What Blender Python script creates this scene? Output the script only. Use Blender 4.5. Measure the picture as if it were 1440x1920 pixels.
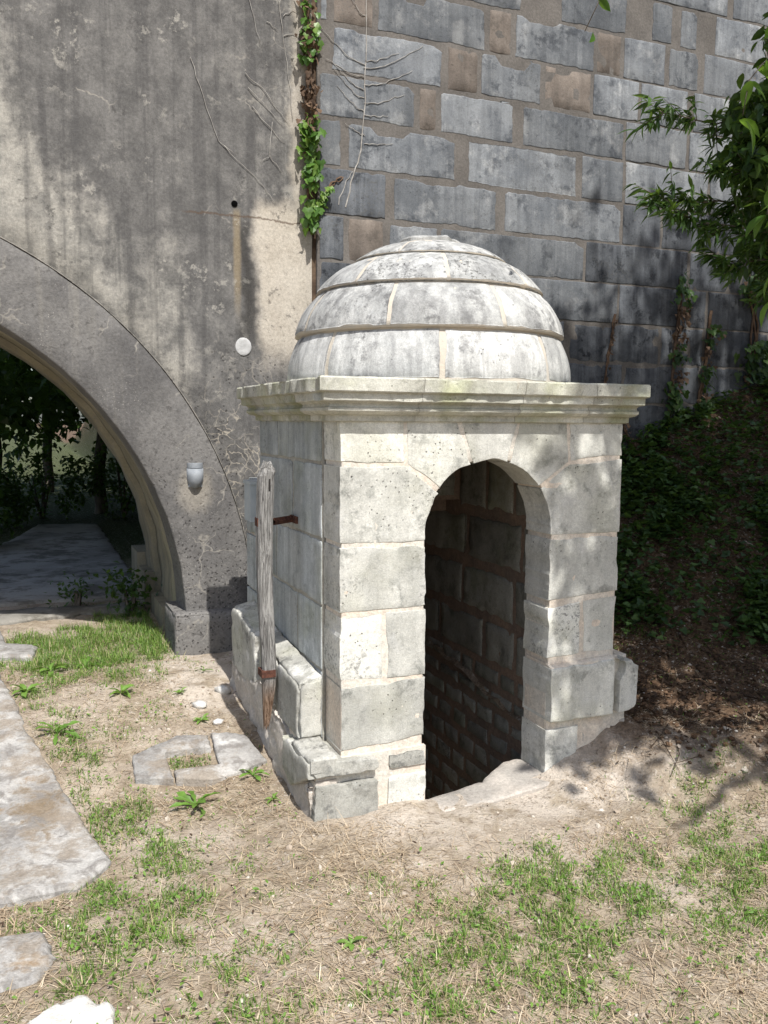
import bpy, math, random
import numpy as np
from mathutils import Vector, Matrix
from mathutils.geometry import delaunay_2d_cdt

sc = bpy.context.scene
for o in list(bpy.data.objects):
    bpy.data.objects.remove(o, do_unlink=True)
COL = sc.collection
rad = math.radians

# ------------------------------------------------------------------ camera, sky, sun, exposure
EYE = 1.75
YAW, PITCH, ROLL = rad(22.5), rad(-5.95), rad(0.43)
fw = Vector((math.sin(YAW)*math.cos(PITCH), math.cos(YAW)*math.cos(PITCH), math.sin(PITCH)))
rt = Vector((math.cos(YAW), -math.sin(YAW), 0))
up = rt.cross(fw)
r2 = rt*math.cos(ROLL)+up*math.sin(ROLL)
u2 = -rt*math.sin(ROLL)+up*math.cos(ROLL)
cam = bpy.data.cameras.new('camera')
cam.sensor_fit = 'HORIZONTAL'; cam.sensor_width = 36.0; cam.lens = 36.0*1620/1440
cam.clip_start = 0.05; cam.clip_end = 2000
camo = bpy.data.objects.new('camera', cam); COL.objects.link(camo)
m = Matrix((r2, u2, -fw)).transposed().to_4x4(); m.translation = (0, 0, EYE)
camo.matrix_world = m
sc.camera = camo
sc.render.resolution_x = 768; sc.render.resolution_y = 1024

SUN_EL, SUN_AZ = rad(55), rad(0.8)
world = bpy.data.worlds.new('World'); sc.world = world; world.use_nodes = True
wn = world.node_tree.nodes; wl = world.node_tree.links
bg = wn.get('Background') or wn.new('ShaderNodeBackground')
sky = wn.new('ShaderNodeTexSky'); sky.sky_type = 'NISHITA'; sky.sun_disc = False
sky.sun_elevation = SUN_EL; sky.sun_rotation = math.pi-SUN_AZ
sky.air_density = 1.0; sky.dust_density = 2.0; sky.ozone_density = 1.0
wl.new(sky.outputs[0], bg.inputs['Color']); bg.inputs['Strength'].default_value = 0.12
sl = bpy.data.lights.new('sun', 'SUN'); sl.energy = 4.6; sl.angle = rad(0.53); sl.color = (1, .97, .925)
slo = bpy.data.objects.new('sun', sl); COL.objects.link(slo)
sdir = Vector((math.sin(SUN_AZ)*math.cos(SUN_EL), -math.cos(SUN_AZ)*math.cos(SUN_EL), math.sin(SUN_EL)))
slo.rotation_euler = sdir.to_track_quat('Z', 'Y').to_euler(); slo.location = (4, -20, 25)
vs = sc.view_settings
vs.view_transform = 'Standard'; vs.look = 'None'; vs.gamma = 1; vs.exposure = 0.38; vs.use_curve_mapping = False

# ------------------------------------------------------------------ helpers: numpy noise
def _h(ix, iy, iz, s):
    n = (ix.astype(np.int64)*73856093) ^ (iy.astype(np.int64)*19349663) ^ (iz.astype(np.int64)*83492791) ^ (s*2654435)
    n = (n ^ (n >> 13))*1274126177
    n = (n ^ (n >> 16)) & 0x7fffffff
    return (n % 100003)/100003.0
def vn(p, scale=1.0, seed=0):
    p = np.asarray(p, float)*scale
    i = np.floor(p); f = p-i; f = f*f*(3-2*f)
    x, y, z = i[:, 0], i[:, 1], i[:, 2]
    r = 0
    for dx in (0, 1):
        for dy in (0, 1):
            for dz in (0, 1):
                w = (f[:, 0] if dx else 1-f[:, 0])*(f[:, 1] if dy else 1-f[:, 1])*(f[:, 2] if dz else 1-f[:, 2])
                r = r+w*_h(x+dx, y+dy, z+dz, seed)
    return r
def fbm(p, scale=1.0, seed=0, oct=4, g=.5):
    r = 0; a = 1; t = 0
    for k in range(oct):
        r = r+a*vn(p, scale*(2.03**k), seed+k*17); t += a; a *= g
    return r/t
def fbm2(x, y, scale=1.0, seed=0, oct=4, g=.5):
    return fbm(np.stack([x.ravel(), y.ravel(), np.zeros(x.size)], 1), scale, seed, oct, g).reshape(x.shape)
def sstep(a, b, x):
    t = np.clip((x-a)/(b-a), 0, 1); return t*t*(3-2*t)

# ------------------------------------------------------------------ helpers: objects
def mesh_tris(name, V, T, smooth=True, attr=None):
    me = bpy.data.meshes.new(name)
    V = np.asarray(V, np.float32); T = np.asarray(T, np.int32)
    me.vertices.add(len(V)); me.vertices.foreach_set('co', V.ravel())
    me.loops.add(T.size); me.loops.foreach_set('vertex_index', T.ravel())
    me.polygons.add(len(T)); me.polygons.foreach_set('loop_start', np.arange(0, T.size, 3, dtype=np.int32))
    sm = np.full(len(T), smooth) if isinstance(smooth, bool) else np.asarray(smooth, bool)
    me.polygons.foreach_set('use_smooth', sm)
    if attr is not None:
        a = me.attributes.new('tint', 'FLOAT', 'POINT'); a.data.foreach_set('value', np.asarray(attr, np.float32))
    me.update(calc_edges=True); me.validate()
    return me
ORG = {}
def link(name, me, mat, parent=None, org=None):
    o = bpy.data.objects.new(name, me); COL.objects.link(o)
    if me is not None and mat is not None and not me.materials: me.materials.append(mat)
    if parent is not None: o.parent = parent
    return o
def part(name, V, T, mat, parent, smooth=True, attr=None):
    """mesh given in world coordinates, stored relative to its thing's base"""
    o0 = world_org(parent) if parent is not None else np.zeros(3)
    return link(name, mesh_tris(name, np.asarray(V, float)-o0, T, smooth, attr), mat, parent)
def world_org(o):
    p = np.zeros(3)
    while o is not None:
        p = p+np.array(o.location); o = o.parent
    return p
def thing(name, label, cat, loc=(0, 0, 0), group=None):
    o = bpy.data.objects.new(name, None); COL.objects.link(o); o.location = loc
    o.empty_display_size = .2
    return tag(o, label, cat, group)
def tag(o, label, cat, group=None, kind=None):
    o['label'] = label; o['category'] = cat
    if group: o['group'] = group
    if kind: o['kind'] = kind
    return o
def cat_arrays(L):
    V = []; T = []; n = 0
    for v, t in L:
        V.append(np.asarray(v, float)); T.append(np.asarray(t, int)+n); n += len(v)
    return np.concatenate(V), np.concatenate(T)
def box_arr(x0, x1, y0, y1, z0, z1):
    V = [(x, y, z) for z in (z0, z1) for y in (y0, y1) for x in (x0, x1)]
    Q = [(0, 2, 3, 1), (4, 5, 7, 6), (0, 1, 5, 4), (2, 6, 7, 3), (0, 4, 6, 2), (1, 3, 7, 5)]
    return V, [t for a, b, c, d in Q for t in ((a, b, c), (a, c, d))]
def tube_arr(P, R, sides=6, cap=True):
    P = np.asarray(P, float); n = len(P); R = np.broadcast_to(np.asarray(R, float), (n,))
    V = []; prev = None
    for i in range(n):
        d = P[min(i+1, n-1)]-P[max(i-1, 0)]; d /= (np.linalg.norm(d)+1e-9)
        if prev is None:
            a = np.array([0, 0, 1.]) if abs(d[2]) < .9 else np.array([1., 0, 0])
        else: a = prev
        e = a-d*(a@d); e /= np.linalg.norm(e)+1e-9; prev = e; f = np.cross(d, e)
        for k in range(sides):
            t = 2*math.pi*k/sides; V.append(P[i]+R[i]*(e*math.cos(t)+f*math.sin(t)))
    T = []
    for i in range(n-1):
        for k in range(sides):
            a = i*sides+k; b = i*sides+(k+1) % sides; T += [(a, b, b+sides), (a, b+sides, a+sides)]
    if cap:
        V.append(P[-1]); c = len(V)-1
        T += [((n-1)*sides+k, (n-1)*sides+(k+1) % sides, c) for k in range(sides)]
    return V, T
def wobble(a, b, n, amp, seed):
    rr = random.Random(seed); a = np.array(a, float); b = np.array(b, float); out = []
    o = np.zeros(3)
    for i in range(n+1):
        t = i/n
        if 0 < i < n: o = o*.6+np.array([rr.uniform(-1, 1) for _ in range(3)])*amp
        else: o = o*0 if i == 0 else o
        out.append(a+(b-a)*t+o)
    return out

# ------------------------------------------------------------------ helpers: materials
class MB:
    def __init__(s, name):
        s.m = bpy.data.materials.new(name); s.m.use_nodes = True
        s.t = s.m.node_tree; s.t.nodes.clear(); s.L = s.t.links
    def n(s, ty, **kw):
        x = s.t.nodes.new(ty)
        for k, v in kw.items(): setattr(x, k, v)
        return x
    def put(s, sock, v):
        if isinstance(v, bpy.types.NodeSocket): s.L.new(v, sock)
        elif v is not None:
            if sock.type == 'RGBA' and not isinstance(v, (int, float)) and len(v) == 3: v = (*v, 1)
            if sock.type in ('RGBA',) and isinstance(v, (int, float)): v = (v, v, v, 1)
            sock.default_value = v
    def pos(s): return s.n('ShaderNodeNewGeometry').outputs['Position']
    def rnd(s): return s.n('ShaderNodeObjectInfo').outputs['Random']
    def attr(s, a='tint'): return s.n('ShaderNodeAttribute', attribute_name=a).outputs['Fac']
    def sep(s, v):
        x = s.n('ShaderNodeSeparateXYZ'); s.put(x.inputs[0], v); return x.outputs
    def vm(s, op, a, b):
        x = s.n('ShaderNodeVectorMath', operation=op); s.put(x.inputs[0], a); s.put(x.inputs[1], b); return x.outputs[0]
    def mt(s, op, a, b=None, c=None, clamp=False):
        x = s.n('ShaderNodeMath', operation=op, use_clamp=clamp); s.put(x.inputs[0], a)
        if b is not None: s.put(x.inputs[1], b)
        if c is not None: s.put(x.inputs[2], c)
        return x.outputs[0]
    def noise(s, v, scale, detail=4, rough=.55, dist=0, color=False):
        x = s.n('ShaderNodeTexNoise'); s.put(x.inputs['Vector'], v); s.put(x.inputs['Scale'], scale)
        x.inputs['Detail'].default_value = detail; x.inputs['Roughness'].default_value = rough; x.inputs['Distortion'].default_value = dist
        return x.outputs['Color' if color else 'Fac']
    def vor(s, v, scale, feature='F1', rand=1):
        x = s.n('ShaderNodeTexVoronoi', feature=feature); s.put(x.inputs['Vector'], v); s.put(x.inputs['Scale'], scale)
        x.inputs['Randomness'].default_value = rand
        return x.outputs['Distance']
    def mr(s, v, a, b, c=0., d=1., smooth=True):
        x = s.n('ShaderNodeMapRange', interpolation_type='SMOOTHSTEP' if smooth else 'LINEAR'); x.clamp = True
        s.put(x.inputs[0], v); s.put(x.inputs[1], a); s.put(x.inputs[2], b); s.put(x.inputs[3], c); s.put(x.inputs[4], d)
        return x.outputs[0]
    def mix(s, f, a, b, blend='MIX'):
        x = s.n('ShaderNodeMix', data_type='RGBA', blend_type=blend); x.clamp_factor = True
        s.put(x.inputs[0], f); s.put(x.inputs[6], a); s.put(x.inputs[7], b); return x.outputs[2]
    def mul(s, col, f):
        return s.vm('MULTIPLY', col, s.comb(f))
    def comb(s, f):
        x = s.n('ShaderNodeCombineXYZ')
        for i in range(3): s.put(x.inputs[i], f)
        return x.outputs[0]
    def ramp(s, f, stops):
        x = s.n('ShaderNodeValToRGB'); e = x.color_ramp.elements
        while len(e) < len(stops): e.new(.5)
        for k, (p, c) in zip(e, stops): k.position = p; k.color = (*c, 1)
        s.put(x.inputs[0], f); return x.outputs[0]
    def bump(s, h, strength=.5, dist=.01, normal=None):
        x = s.n('ShaderNodeBump'); s.put(x.inputs['Height'], h); x.inputs['Strength'].default_value = strength
        x.inputs['Distance'].default_value = dist
        if normal is not None: s.put(x.inputs['Normal'], normal)
        return x.outputs[0]
    def out(s, col, rough=.9, normal=None, metal=0., spec=.25, transl=None):
        b = s.n('ShaderNodeBsdfPrincipled'); s.put(b.inputs['Base Color'], col); s.put(b.inputs['Roughness'], rough)
        b.inputs['Metallic'].default_value = metal; b.inputs['Specular IOR Level'].default_value = spec
        if normal is not None: s.put(b.inputs['Normal'], normal)
        o = s.n('ShaderNodeOutputMaterial'); sh = b.outputs[0]
        if transl is not None:
            t = s.n('ShaderNodeBsdfTranslucent'); s.put(t.inputs['Color'], transl[0])
            x = s.n('ShaderNodeMixShader'); x.inputs[0].default_value = transl[1]
            s.L.new(sh, x.inputs[1]); s.L.new(t.outputs[0], x.inputs[2]); sh = x.outputs[0]
        s.L.new(sh, o.inputs[0]); return s.m

def limestone(name, light, mid, dark, green=.4, spots=.6, streak=0., var=.22, dk=.6, gcol=(.34, .35, .2), fine=1., white=0.):
    b = MB(name); r = b.rnd(); P0 = b.pos()
    P = b.vm('ADD', P0, b.comb(b.mt('MULTIPLY', r, 53.0)))
    n1 = b.noise(P, 2.4, 6, .66, .2); n2 = b.noise(P, 9, 9, .74, .2); n3 = b.noise(P, 48, 7, .78); n4 = b.noise(P, 170, 4, .7)
    col = b.mix(b.mr(n1, .36, .62), mid, light)
    lich = b.mt('MULTIPLY', b.mr(n2, .49, .62), b.mr(b.noise(P, 3.3, 4, .6), .38, .58))
    col = b.mix(b.mt('MULTIPLY', lich, dk), col, dark)
    if white > 0:
        wh = b.mt('MULTIPLY', b.mr(b.noise(P, 4.1, 8, .72), .53, .66), white)
        col = b.mix(wh, col, (.80, .795, .76))
    # fine black lichen hatch
    ha = b.mt('MULTIPLY', b.mr(n3, .49, .6), b.mr(b.noise(P, 2.6, 6, .66), .47, .62))
    ha = b.mt('MULTIPLY', ha, b.mr(b.mt('FRACT', b.mt('MULTIPLY', r, 7.31)), .1, .9, .25, 1.15))
    col = b.mix(b.mt('MULTIPLY', ha, .66*fine), col, (.1, .1, .095))
    if green > 0:
        g = b.mt('MULTIPLY', b.mr(b.noise(P, 2.1, 4, .6), .5, .68), green)
        col = b.mix(g, col, gcol)
    if streak > 0:
        st = b.noise(b.vm('MULTIPLY', P, (17., 17., .9)), 1.0, 5, .6)
        col = b.mix(b.mt('MULTIPLY', b.mr(st, .42, .62), streak), col, dark)
    sp = b.vor(b.vm('ADD', P, b.comb(b.mt('MULTIPLY', n2, .05))), 42)
    spm = b.mt('MULTIPLY', b.mr(sp, .10, .2, 1, 0), b.mr(b.noise(P, 4.2, 3), .52, .64))
    col = b.mix(b.mt('MULTIPLY', spm, spots), col, (.035, .035, .033))
    col = b.mul(col, b.mr(n4, .25, .8, .72, 1.22, False))
    col = b.mul(col, b.mr(n3, .3, .7, .80, 1.14, False))
    rn = b.noise(b.vm('MULTIPLY', P, (9., 9., .7)), 1.0, 6, .65)
    col = b.mul(col, b.mr(rn, .35, .65, 1.08, .86, False))
    col = b.mul(col, b.mr(r, 0, 1, 1-var, 1+var*.45, False))
    h = b.mt('ADD', b.mt('MULTIPLY', n3, .55), b.mt('MULTIPLY', n2, .9))
    h = b.mt('SUBTRACT', h, b.mt('MULTIPLY', spm, .9))
    h = b.mt('ADD', h, b.mt('MULTIPLY', n4, .16))
    return b.out(col, .93, b.bump(h, .6, .009), spec=.15)

def mortar_mat(name, c1, c2, sc_=6, stain=.3, grit=1.):
    b = MB(name); P = b.pos()
    n1 = b.noise(P, sc_, 6, .62); n2 = b.noise(P, 55, 5, .7); n3 = b.noise(P, 1.4, 4, .6)
    col = b.mix(b.mr(n1, .35, .65), c1, c2)
    col = b.mix(b.mt('MULTIPLY', b.mr(n3, .45, .65), stain), col, (.14, .125, .11))
    col = b.mul(col, b.mr(n2, .25, .75, .68, 1.22, False))
    col = b.mul(col, b.mr(b.noise(P, 150, 4, .7), .3, .7, .85, 1.12, False))
    h = b.mt('ADD', b.mt('MULTIPLY', n2, .5), n1)
    return b.out(col, .95, b.bump(h, .6*grit, .012), spec=.12)

MAT = {}
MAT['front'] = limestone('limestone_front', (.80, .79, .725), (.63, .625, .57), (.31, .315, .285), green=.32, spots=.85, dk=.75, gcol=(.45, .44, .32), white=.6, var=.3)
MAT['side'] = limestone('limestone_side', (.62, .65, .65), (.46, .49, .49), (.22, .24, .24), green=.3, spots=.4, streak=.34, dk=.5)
MAT['dome'] = limestone('limestone_dome', (.64, .64, .615), (.45, .455, .445), (.15, .15, .15), green=.0, spots=.8, streak=.42, dk=.85, white=.5, fine=1.3)
MAT['cornice'] = limestone('limestone_cornice', (.60, .59, .52), (.47, .465, .40), (.22, .22, .17), green=.75, spots=.5, dk=.6)
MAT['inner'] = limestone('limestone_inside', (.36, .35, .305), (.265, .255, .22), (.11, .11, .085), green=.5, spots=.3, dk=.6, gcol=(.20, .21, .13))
MAT['plinth'] = limestone('limestone_plinth', (.56, .55, .50), (.40, .395, .355), (.17, .17, .16), green=.35, spots=.7, dk=.85, white=.8)
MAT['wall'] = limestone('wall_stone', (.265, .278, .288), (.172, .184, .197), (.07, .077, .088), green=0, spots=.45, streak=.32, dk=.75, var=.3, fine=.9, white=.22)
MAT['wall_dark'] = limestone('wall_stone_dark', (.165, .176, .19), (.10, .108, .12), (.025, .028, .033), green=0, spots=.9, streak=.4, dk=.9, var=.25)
MAT['wall_brown'] = limestone('wall_stone_brown', (.23, .195, .165), (.165, .14, .12), (.085, .075, .065), green=0, spots=.4, streak=.2, dk=.5)
MAT['mortar'] = mortar_mat('pale_mortar', (.70, .60, .495), (.68, .64, .565), 3, .1)
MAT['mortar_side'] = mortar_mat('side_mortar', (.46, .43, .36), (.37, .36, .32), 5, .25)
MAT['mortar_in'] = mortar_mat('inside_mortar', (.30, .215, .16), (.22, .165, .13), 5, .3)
MAT['mortar_wall'] = mortar_mat('wall_mortar', (.172, .158, .143), (.125, .115, .105), 4, .4)
MAT['bead'] = mortar_mat('bead_render', (.30, .28, .25), (.20, .19, .17), 6, .3)
MAT['render'] = mortar_mat('pale_render', (.60, .545, .48), (.44, .41, .37), 3.5, .35)

# ------------------------------------------------------------------ helper: one dressed stone from an outline
_seed = [0]
def stone_arr(poly, f3, depth=.2, res=.03, gap=.006, rag=.004, rnd=.006, amp=.0035, chip=0., coarse=None, drop=.9):
    _seed[0] += 1; sd = _seed[0]
    P = np.array(poly, float)
    P = P[np.hypot(*(P-np.roll(P, 1, 0)).T) > 1e-5]
    A = .5*np.sum(P[:, 0]*np.roll(P[:, 1], -1)-np.roll(P[:, 0], -1)*P[:, 1])
    if A < 0: P = P[::-1]
    pts = []; nor = []
    n = len(P)
    for i in range(n):
        a, b_, c = P[i-1], P[i], P[(i+1) % n]
        e0 = b_-a; e0 /= np.linalg.norm(e0); L = np.linalg.norm(c-b_); e1 = (c-b_)/L
        n0 = np.array([-e0[1], e0[0]]); n1 = np.array([-e1[1], e1[0]])
        mm = n0+n1; k = max(.35, mm@n1); pts.append(b_); nor.append(mm/k)
        q = max(1, int(math.ceil(L/(res*.8))))
        for j in range(1, q): pts.append(b_+(c-b_)*j/q); nor.append(n1)
    pts = np.array(pts); nor = np.array(nor)
    p3 = np.concatenate([pts, np.full((len(pts), 1), sd*3.1)], 1)
    d = gap+rag*(fbm(p3, 16, sd, 4, .7)*2-.45).clip(0)
    if chip > 0:
        d = d+chip*sstep(.62, .8, vn(p3, 5.5, sd+5))+chip*.6*sstep(.66, .85, vn(p3, 17, sd+9))
    B = pts+nor*d[:, None]; I = pts+nor*(d+rnd)[:, None]
    lo = B.min(0); hi = B.max(0)
    rs = coarse or res
    gx, gy = np.meshgrid(np.arange(lo[0]+rs*.5, hi[0], rs), np.arange(lo[1]+rs*.5, hi[1], rs*.9))
    gx = gx+(np.arange(gx.shape[0]) % 2)[:, None]*rs*.5
    G = np.stack([gx.ravel(), gy.ravel()], 1)
    if len(G):
        rs_ = np.random.RandomState(sd); G = G+rs_.uniform(-.18, .18, G.shape)*rs
        a = B; b_ = np.roll(B, -1, 0)
        ab = b_-a; L2 = (ab**2).sum(1)+1e-12
        ap = G[:, None, :]-a[None]
        t = np.clip((ap*ab[None]).sum(2)/L2[None], 0, 1)
        dist = np.sqrt(((ap-t[..., None]*ab[None])**2).sum(2)).min(1)
        yi = a[:, 1][None]; yj = b_[:, 1][None]; gy_ = G[:, 1][:, None]
        cr = ((yi > gy_) != (yj > gy_)) & (G[:, 0][:, None] < (b_[:, 0]-a[:, 0])[None]*(gy_-yi)/(yj-yi+1e-15)+a[:, 0][None])
        G = G[(cr.sum(1) % 2 == 1) & (dist > rnd+.55*rs)]
    nB = len(B)
    allv = np.concatenate([B, I, G]) if len(G) else np.concatenate([B, I])
    ov, oe, of, orv, _, _ = delaunay_2d_cdt([Vector((float(x), float(y))) for x, y in allv], [], [list(range(nB))], 1, 1e-6)
    UV = np.array([(v.x, v.y) for v in ov])
    kind = np.ones(len(UV), int); inv = {}
    for k, lst in enumerate(orv):
        for q in lst:
            if q < nB: kind[k] = 0; inv[q] = k
    T = [tuple(f) for f in of if len(f) == 3]
    w = np.zeros(len(UV)); W3 = f3(UV[:, 0], UV[:, 1], w)
    nn = (fbm(W3, 7, sd, 4)-.5)*2*amp*1.6+(fbm(W3, 28, sd+3, 3)-.5)*2*amp*.7
    pit = sstep(.74, .9, vn(W3, 22, sd+8))*amp*1.6
    w = np.where(kind == 0, -rnd*drop, 0)+nn-pit
    V = f3(UV[:, 0], UV[:, 1], w)
    ring = [inv[q] for q in range(nB) if q in inv]
    nr = len(ring); n0 = len(V)
    bk = f3(UV[ring, 0], UV[ring, 1], np.full(nr, -depth))
    V = np.concatenate([V, bk])
    S = []
    for k in range(nr):
        a, b2 = ring[k], ring[(k+1) % nr]; c, d2 = n0+k, n0+(k+1) % nr
        S += [(a, c, b2), (b2, c, d2)]
    T = np.array(T, int); S = np.array(S, int)
    # orientation
    f = T[0]; q = V[f]; no = np.cross(q[1]-q[0], q[2]-q[0])
    o1 = f3(UV[f[:1], 0], UV[f[:1], 1], np.array([.05]))[0]-f3(UV[f[:1], 0], UV[f[:1], 1], np.array([0.]))[0]
    if no@o1 < 0: T = T[:, ::-1]
    # sides: test against outward direction from centroid
    cen = V[:n0].mean(0); q = V[S[0]]; no = np.cross(q[1]-q[0], q[2]-q[0])
    a2 = f3(pts[:1, 0]-nor[:1, 0]*.05, pts[:1, 1]-nor[:1, 1]*.05, np.zeros(1))[0]-f3(pts[:1, 0], pts[:1, 1], np.zeros(1))[0]
    if no@a2 < 0: S = S[:, ::-1]
    sm = np.concatenate([np.ones(len(T), bool), np.zeros(len(S), bool)])
    return V, np.concatenate([T, S]), sm
def stone(name, poly, f3, mat, parent, **kw):
    V, T, sm = stone_arr(poly, f3, **kw)
    return part(name, V, T, MAT[mat] if isinstance(mat, str) else mat, parent, smooth=sm)
def rect(u0, u1, v0, v1): return [(u0, v0), (u1, v0), (u1, v1), (u0, v1)]
def plane_y(Y): return lambda u, v, w: np.stack([u, Y-w, v], 1)            # faces the camera side (-Y)
def plane_yb(Y): return lambda u, v, w: np.stack([u, Y+w, v], 1)           # faces +Y
def plane_xl(X): return lambda u, v, w: np.stack([X-w, u, v], 1)           # faces -X
def plane_xr(X): return lambda u, v, w: np.stack([X+w, u, v], 1)           # faces +X
def plane_z(Z): return lambda u, v, w: np.stack([u, v, Z+w], 1)            # faces up

# ------------------------------------------------------------------ terrain
YW = 5.8
def ground_h(x, y, detail=True):
    x = np.asarray(x, float); y = np.asarray(y, float)
    base = .19*sstep(3.45, 5.3, y)
    s = (x-2.7)*.6+(y-3.6)*.8
    kx = sstep(2.05, 2.85, x)
    bank = .24*sstep(-.65, .1, s)*sstep(1.95, 2.8, x)
    q = s-1.2
    sp = np.where(q > 4, q, np.log1p(np.exp(np.clip(q*7, -40, 40)))/7)
    bank = bank+kx*.68*np.minimum(sp, 5.5)
    z = base+bank
    if detail:
        z = z+(fbm2(x, y, 1.3, 3, 3)-.5)*.05+(fbm2(x, y, 7, 5, 4)-.5)*.04
        rough = sstep(-.75, -.2, s)*sstep(2.1, 2.7, x)
        z = z+rough*((fbm2(x, y, 9, 9, 4)-.5)*.10)
    return z
def gh(x, y): return float(ground_h(np.array([x]), np.array([y]))[0])
def axis(lo, a, b, hi, st):
    c = list(np.arange(a, b, st)); v = b; d = st
    while v < hi: c.append(v); d *= 1.35; v += d
    c.append(hi); v = a; d = st; L = []
    while v > lo:
        d *= 1.35; v -= d; L.append(max(v, lo))
    return np.array(sorted(set(L))+c)
ax = axis(-400, -1.0, 5.6, 400, .035); ay = axis(-400, 1.6, 6.0, 400, .035)
gx, gy = np.meshgrid(ax, ay)
gz = ground_h(gx, gy)
far = sstep(25, 60, np.hypot(gx, gy)); gz = gz*(1-far)+.2*far
# sink under the bridge masonry and the well house shaft
V = np.stack([gx.ravel(), gy.ravel(), gz.ravel()], 1)
ny, nx = gx.shape
ii = (np.arange(ny-1)[:, None]*nx+np.arange(nx-1)[None]).ravel()
cx = V[ii, 0]+.02; cy = V[ii, 1]+.02
keep = ~((cx > 1.47) & (cx < 2.40) & (cy > 3.62) & (cy < 5.25)) & ~((cx > 1.60) & (cx < 2.36) & (cy > 3.48) & (cy < 3.7))
ii = ii[keep]
T = np.concatenate([np.stack([ii, ii+1, ii+nx+1], 1), np.stack([ii, ii+nx+1, ii+nx], 1)])
b = MB('dry_soil'); P = b.pos(); xyz = b.sep(P)
n1 = b.noise(P, 1.6, 6, .6); n2 = b.noise(P, 11, 7, .68); n3 = b.noise(P, 75, 5, .7); n4 = b.noise(P, 3.1, 5, .62, .5)
col = b.mix(b.mr(n2, .35, .66), (.265, .21, .15), (.44, .37, .28))
col = b.mix(b.mt('MULTIPLY', b.mr(n1, .46, .62), .7), col, (.53, .455, .375))
col = b.mix(b.mt('MULTIPLY', b.mr(n4, .55, .68), .5), col, (.22, .165, .115))
# turned brown earth towards the bank, pale dust round the well house
s_ = b.mt('ADD', b.mt('MULTIPLY', b.mt('SUBTRACT', xyz[0], 2.7), .6), b.mt('MULTIPLY', b.mt('SUBTRACT', xyz[1], 3.6), .8))
s_ = b.mt('ADD', s_, b.mt('MULTIPLY', b.mt('SUBTRACT', n2, .5), .5))
bk = b.mt('MULTIPLY', b.mr(s_, -.45, .1), b.mr(xyz[0], 2.1, 2.75))
dust = b.mt('MAXIMUM', b.mt('MULTIPLY', b.mr(xyz[1], 3.02, 3.22), b.mt('MULTIPLY', b.mr(xyz[0], 1.2, 1.5), b.mr(xyz[1], 3.9, 3.6))), b.mt('MULTIPLY', b.mt('MULTIPLY', b.mr(xyz[0], .5, .85), b.mr(xyz[0], 1.5, 1.3)), b.mt('MULTIPLY', b.mr(xyz[1], 4.4, 4.9), b.mr(xyz[1], 5.9, 5.6))))
dust = b.mt('MULTIPLY', dust, b.mr(b.noise(P, 4.5, 6, .65), .36, .56))
col = b.mix(b.mt('MULTIPLY', dust, .85), col, (.60, .53, .45))
meadow = b.mr(b.mt('ADD', xyz[1], b.mt('MULTIPLY', n1, 2.)), 9.5, 11.)
col = b.mix(meadow, col, (.06, .075, .03))
col = b.mix(bk, col, b.mix(b.mr(n3, .35, .65), (.075, .048, .030), (.16, .105, .066)))
col = b.mix(b.mt('MULTIPLY', b.mr(b.noise(P, 33, 6, .75), .54, .64), .65), col, (.15, .11, .078))
col = b.mix(b.mt('MULTIPLY', b.mr(b.noise(b.vm('ADD', P, (3., 7., 1.)), 26, 6, .75), .56, .66), .6), col, (.62, .56, .49))
peb = b.vor(P, 38); pm = b.mt('MULTIPLY', b.mr(peb, .16, .26, 1, 0), b.mr(b.noise(P, 5, 3), .5, .6))
col = b.mix(b.mt('MULTIPLY', pm, .7), col, (.52, .48, .41))
col = b.mul(col, b.mr(n3, .25, .75, .72, 1.2, False))
h = b.mt('ADD', b.mt('MULTIPLY', n3, .7), b.mt('ADD', n2, b.mt('MULTIPLY', pm, .4)))
MAT['soil'] = b.out(col, .96, b.bump(h, .9, .02), spec=.1)
g = link('ground', mesh_tris('ground', V, T, True), MAT['soil']); g['kind'] = 'structure'

# concrete path through the arch
b = MB('path_concrete'); P = b.pos()
n1 = b.noise(P, 1.2, 6, .62); n2 = b.noise(P, 12, 7, .66); n3 = b.noise(P, 90, 4, .7)
col = b.mix(b.mr(n1, .38, .62), (.25, .237, .21), (.40, .38, .345))
col = b.mix(b.mt('MULTIPLY', b.mr(b.noise(P, 2.3, 7, .7), .47, .6), .8), col, (.115, .105, .085))
col = b.mul(col, b.mr(n3, .25, .75, .84, 1.12, False))
MAT['path'] = b.out(col, .93, b.bump(b.mt('ADD', n2, b.mt('MULTIPLY', n3, .4)), .6, .01), spec=.15)
pth = bpy.data.objects.new('path', None); COL.objects.link(pth); pth.location = (0, 8, .2); pth['kind'] = 'structure'
stone('slab', [(-.9, 7.75), (.98, 7.62), (.98, 13.4), (.1, 13.6), (-.45, 11)], plane_z(.225), 'path', pth, depth=.15, res=.12, gap=0, rag=.06, rnd=.02, amp=.006)
stone('slab', [(-2.5, 6.75), (-.1, 6.95), (.45, 7.12), (.9, 7.1), (.9, 7.45), (-2.5, 7.5)], plane_z(.235), 'path', pth, depth=.15, res=.1, gap=0, rag=.09, rnd=.02, amp=.006)
stone('slab', [(-2.5, 7.7), (-.95, 7.75), (-.75, 9.5), (-2.5, 9.5)], plane_z(.205), 'path', pth, depth=.15, res=.12, gap=0, rag=.06, rnd=.02, amp=.006)

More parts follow.
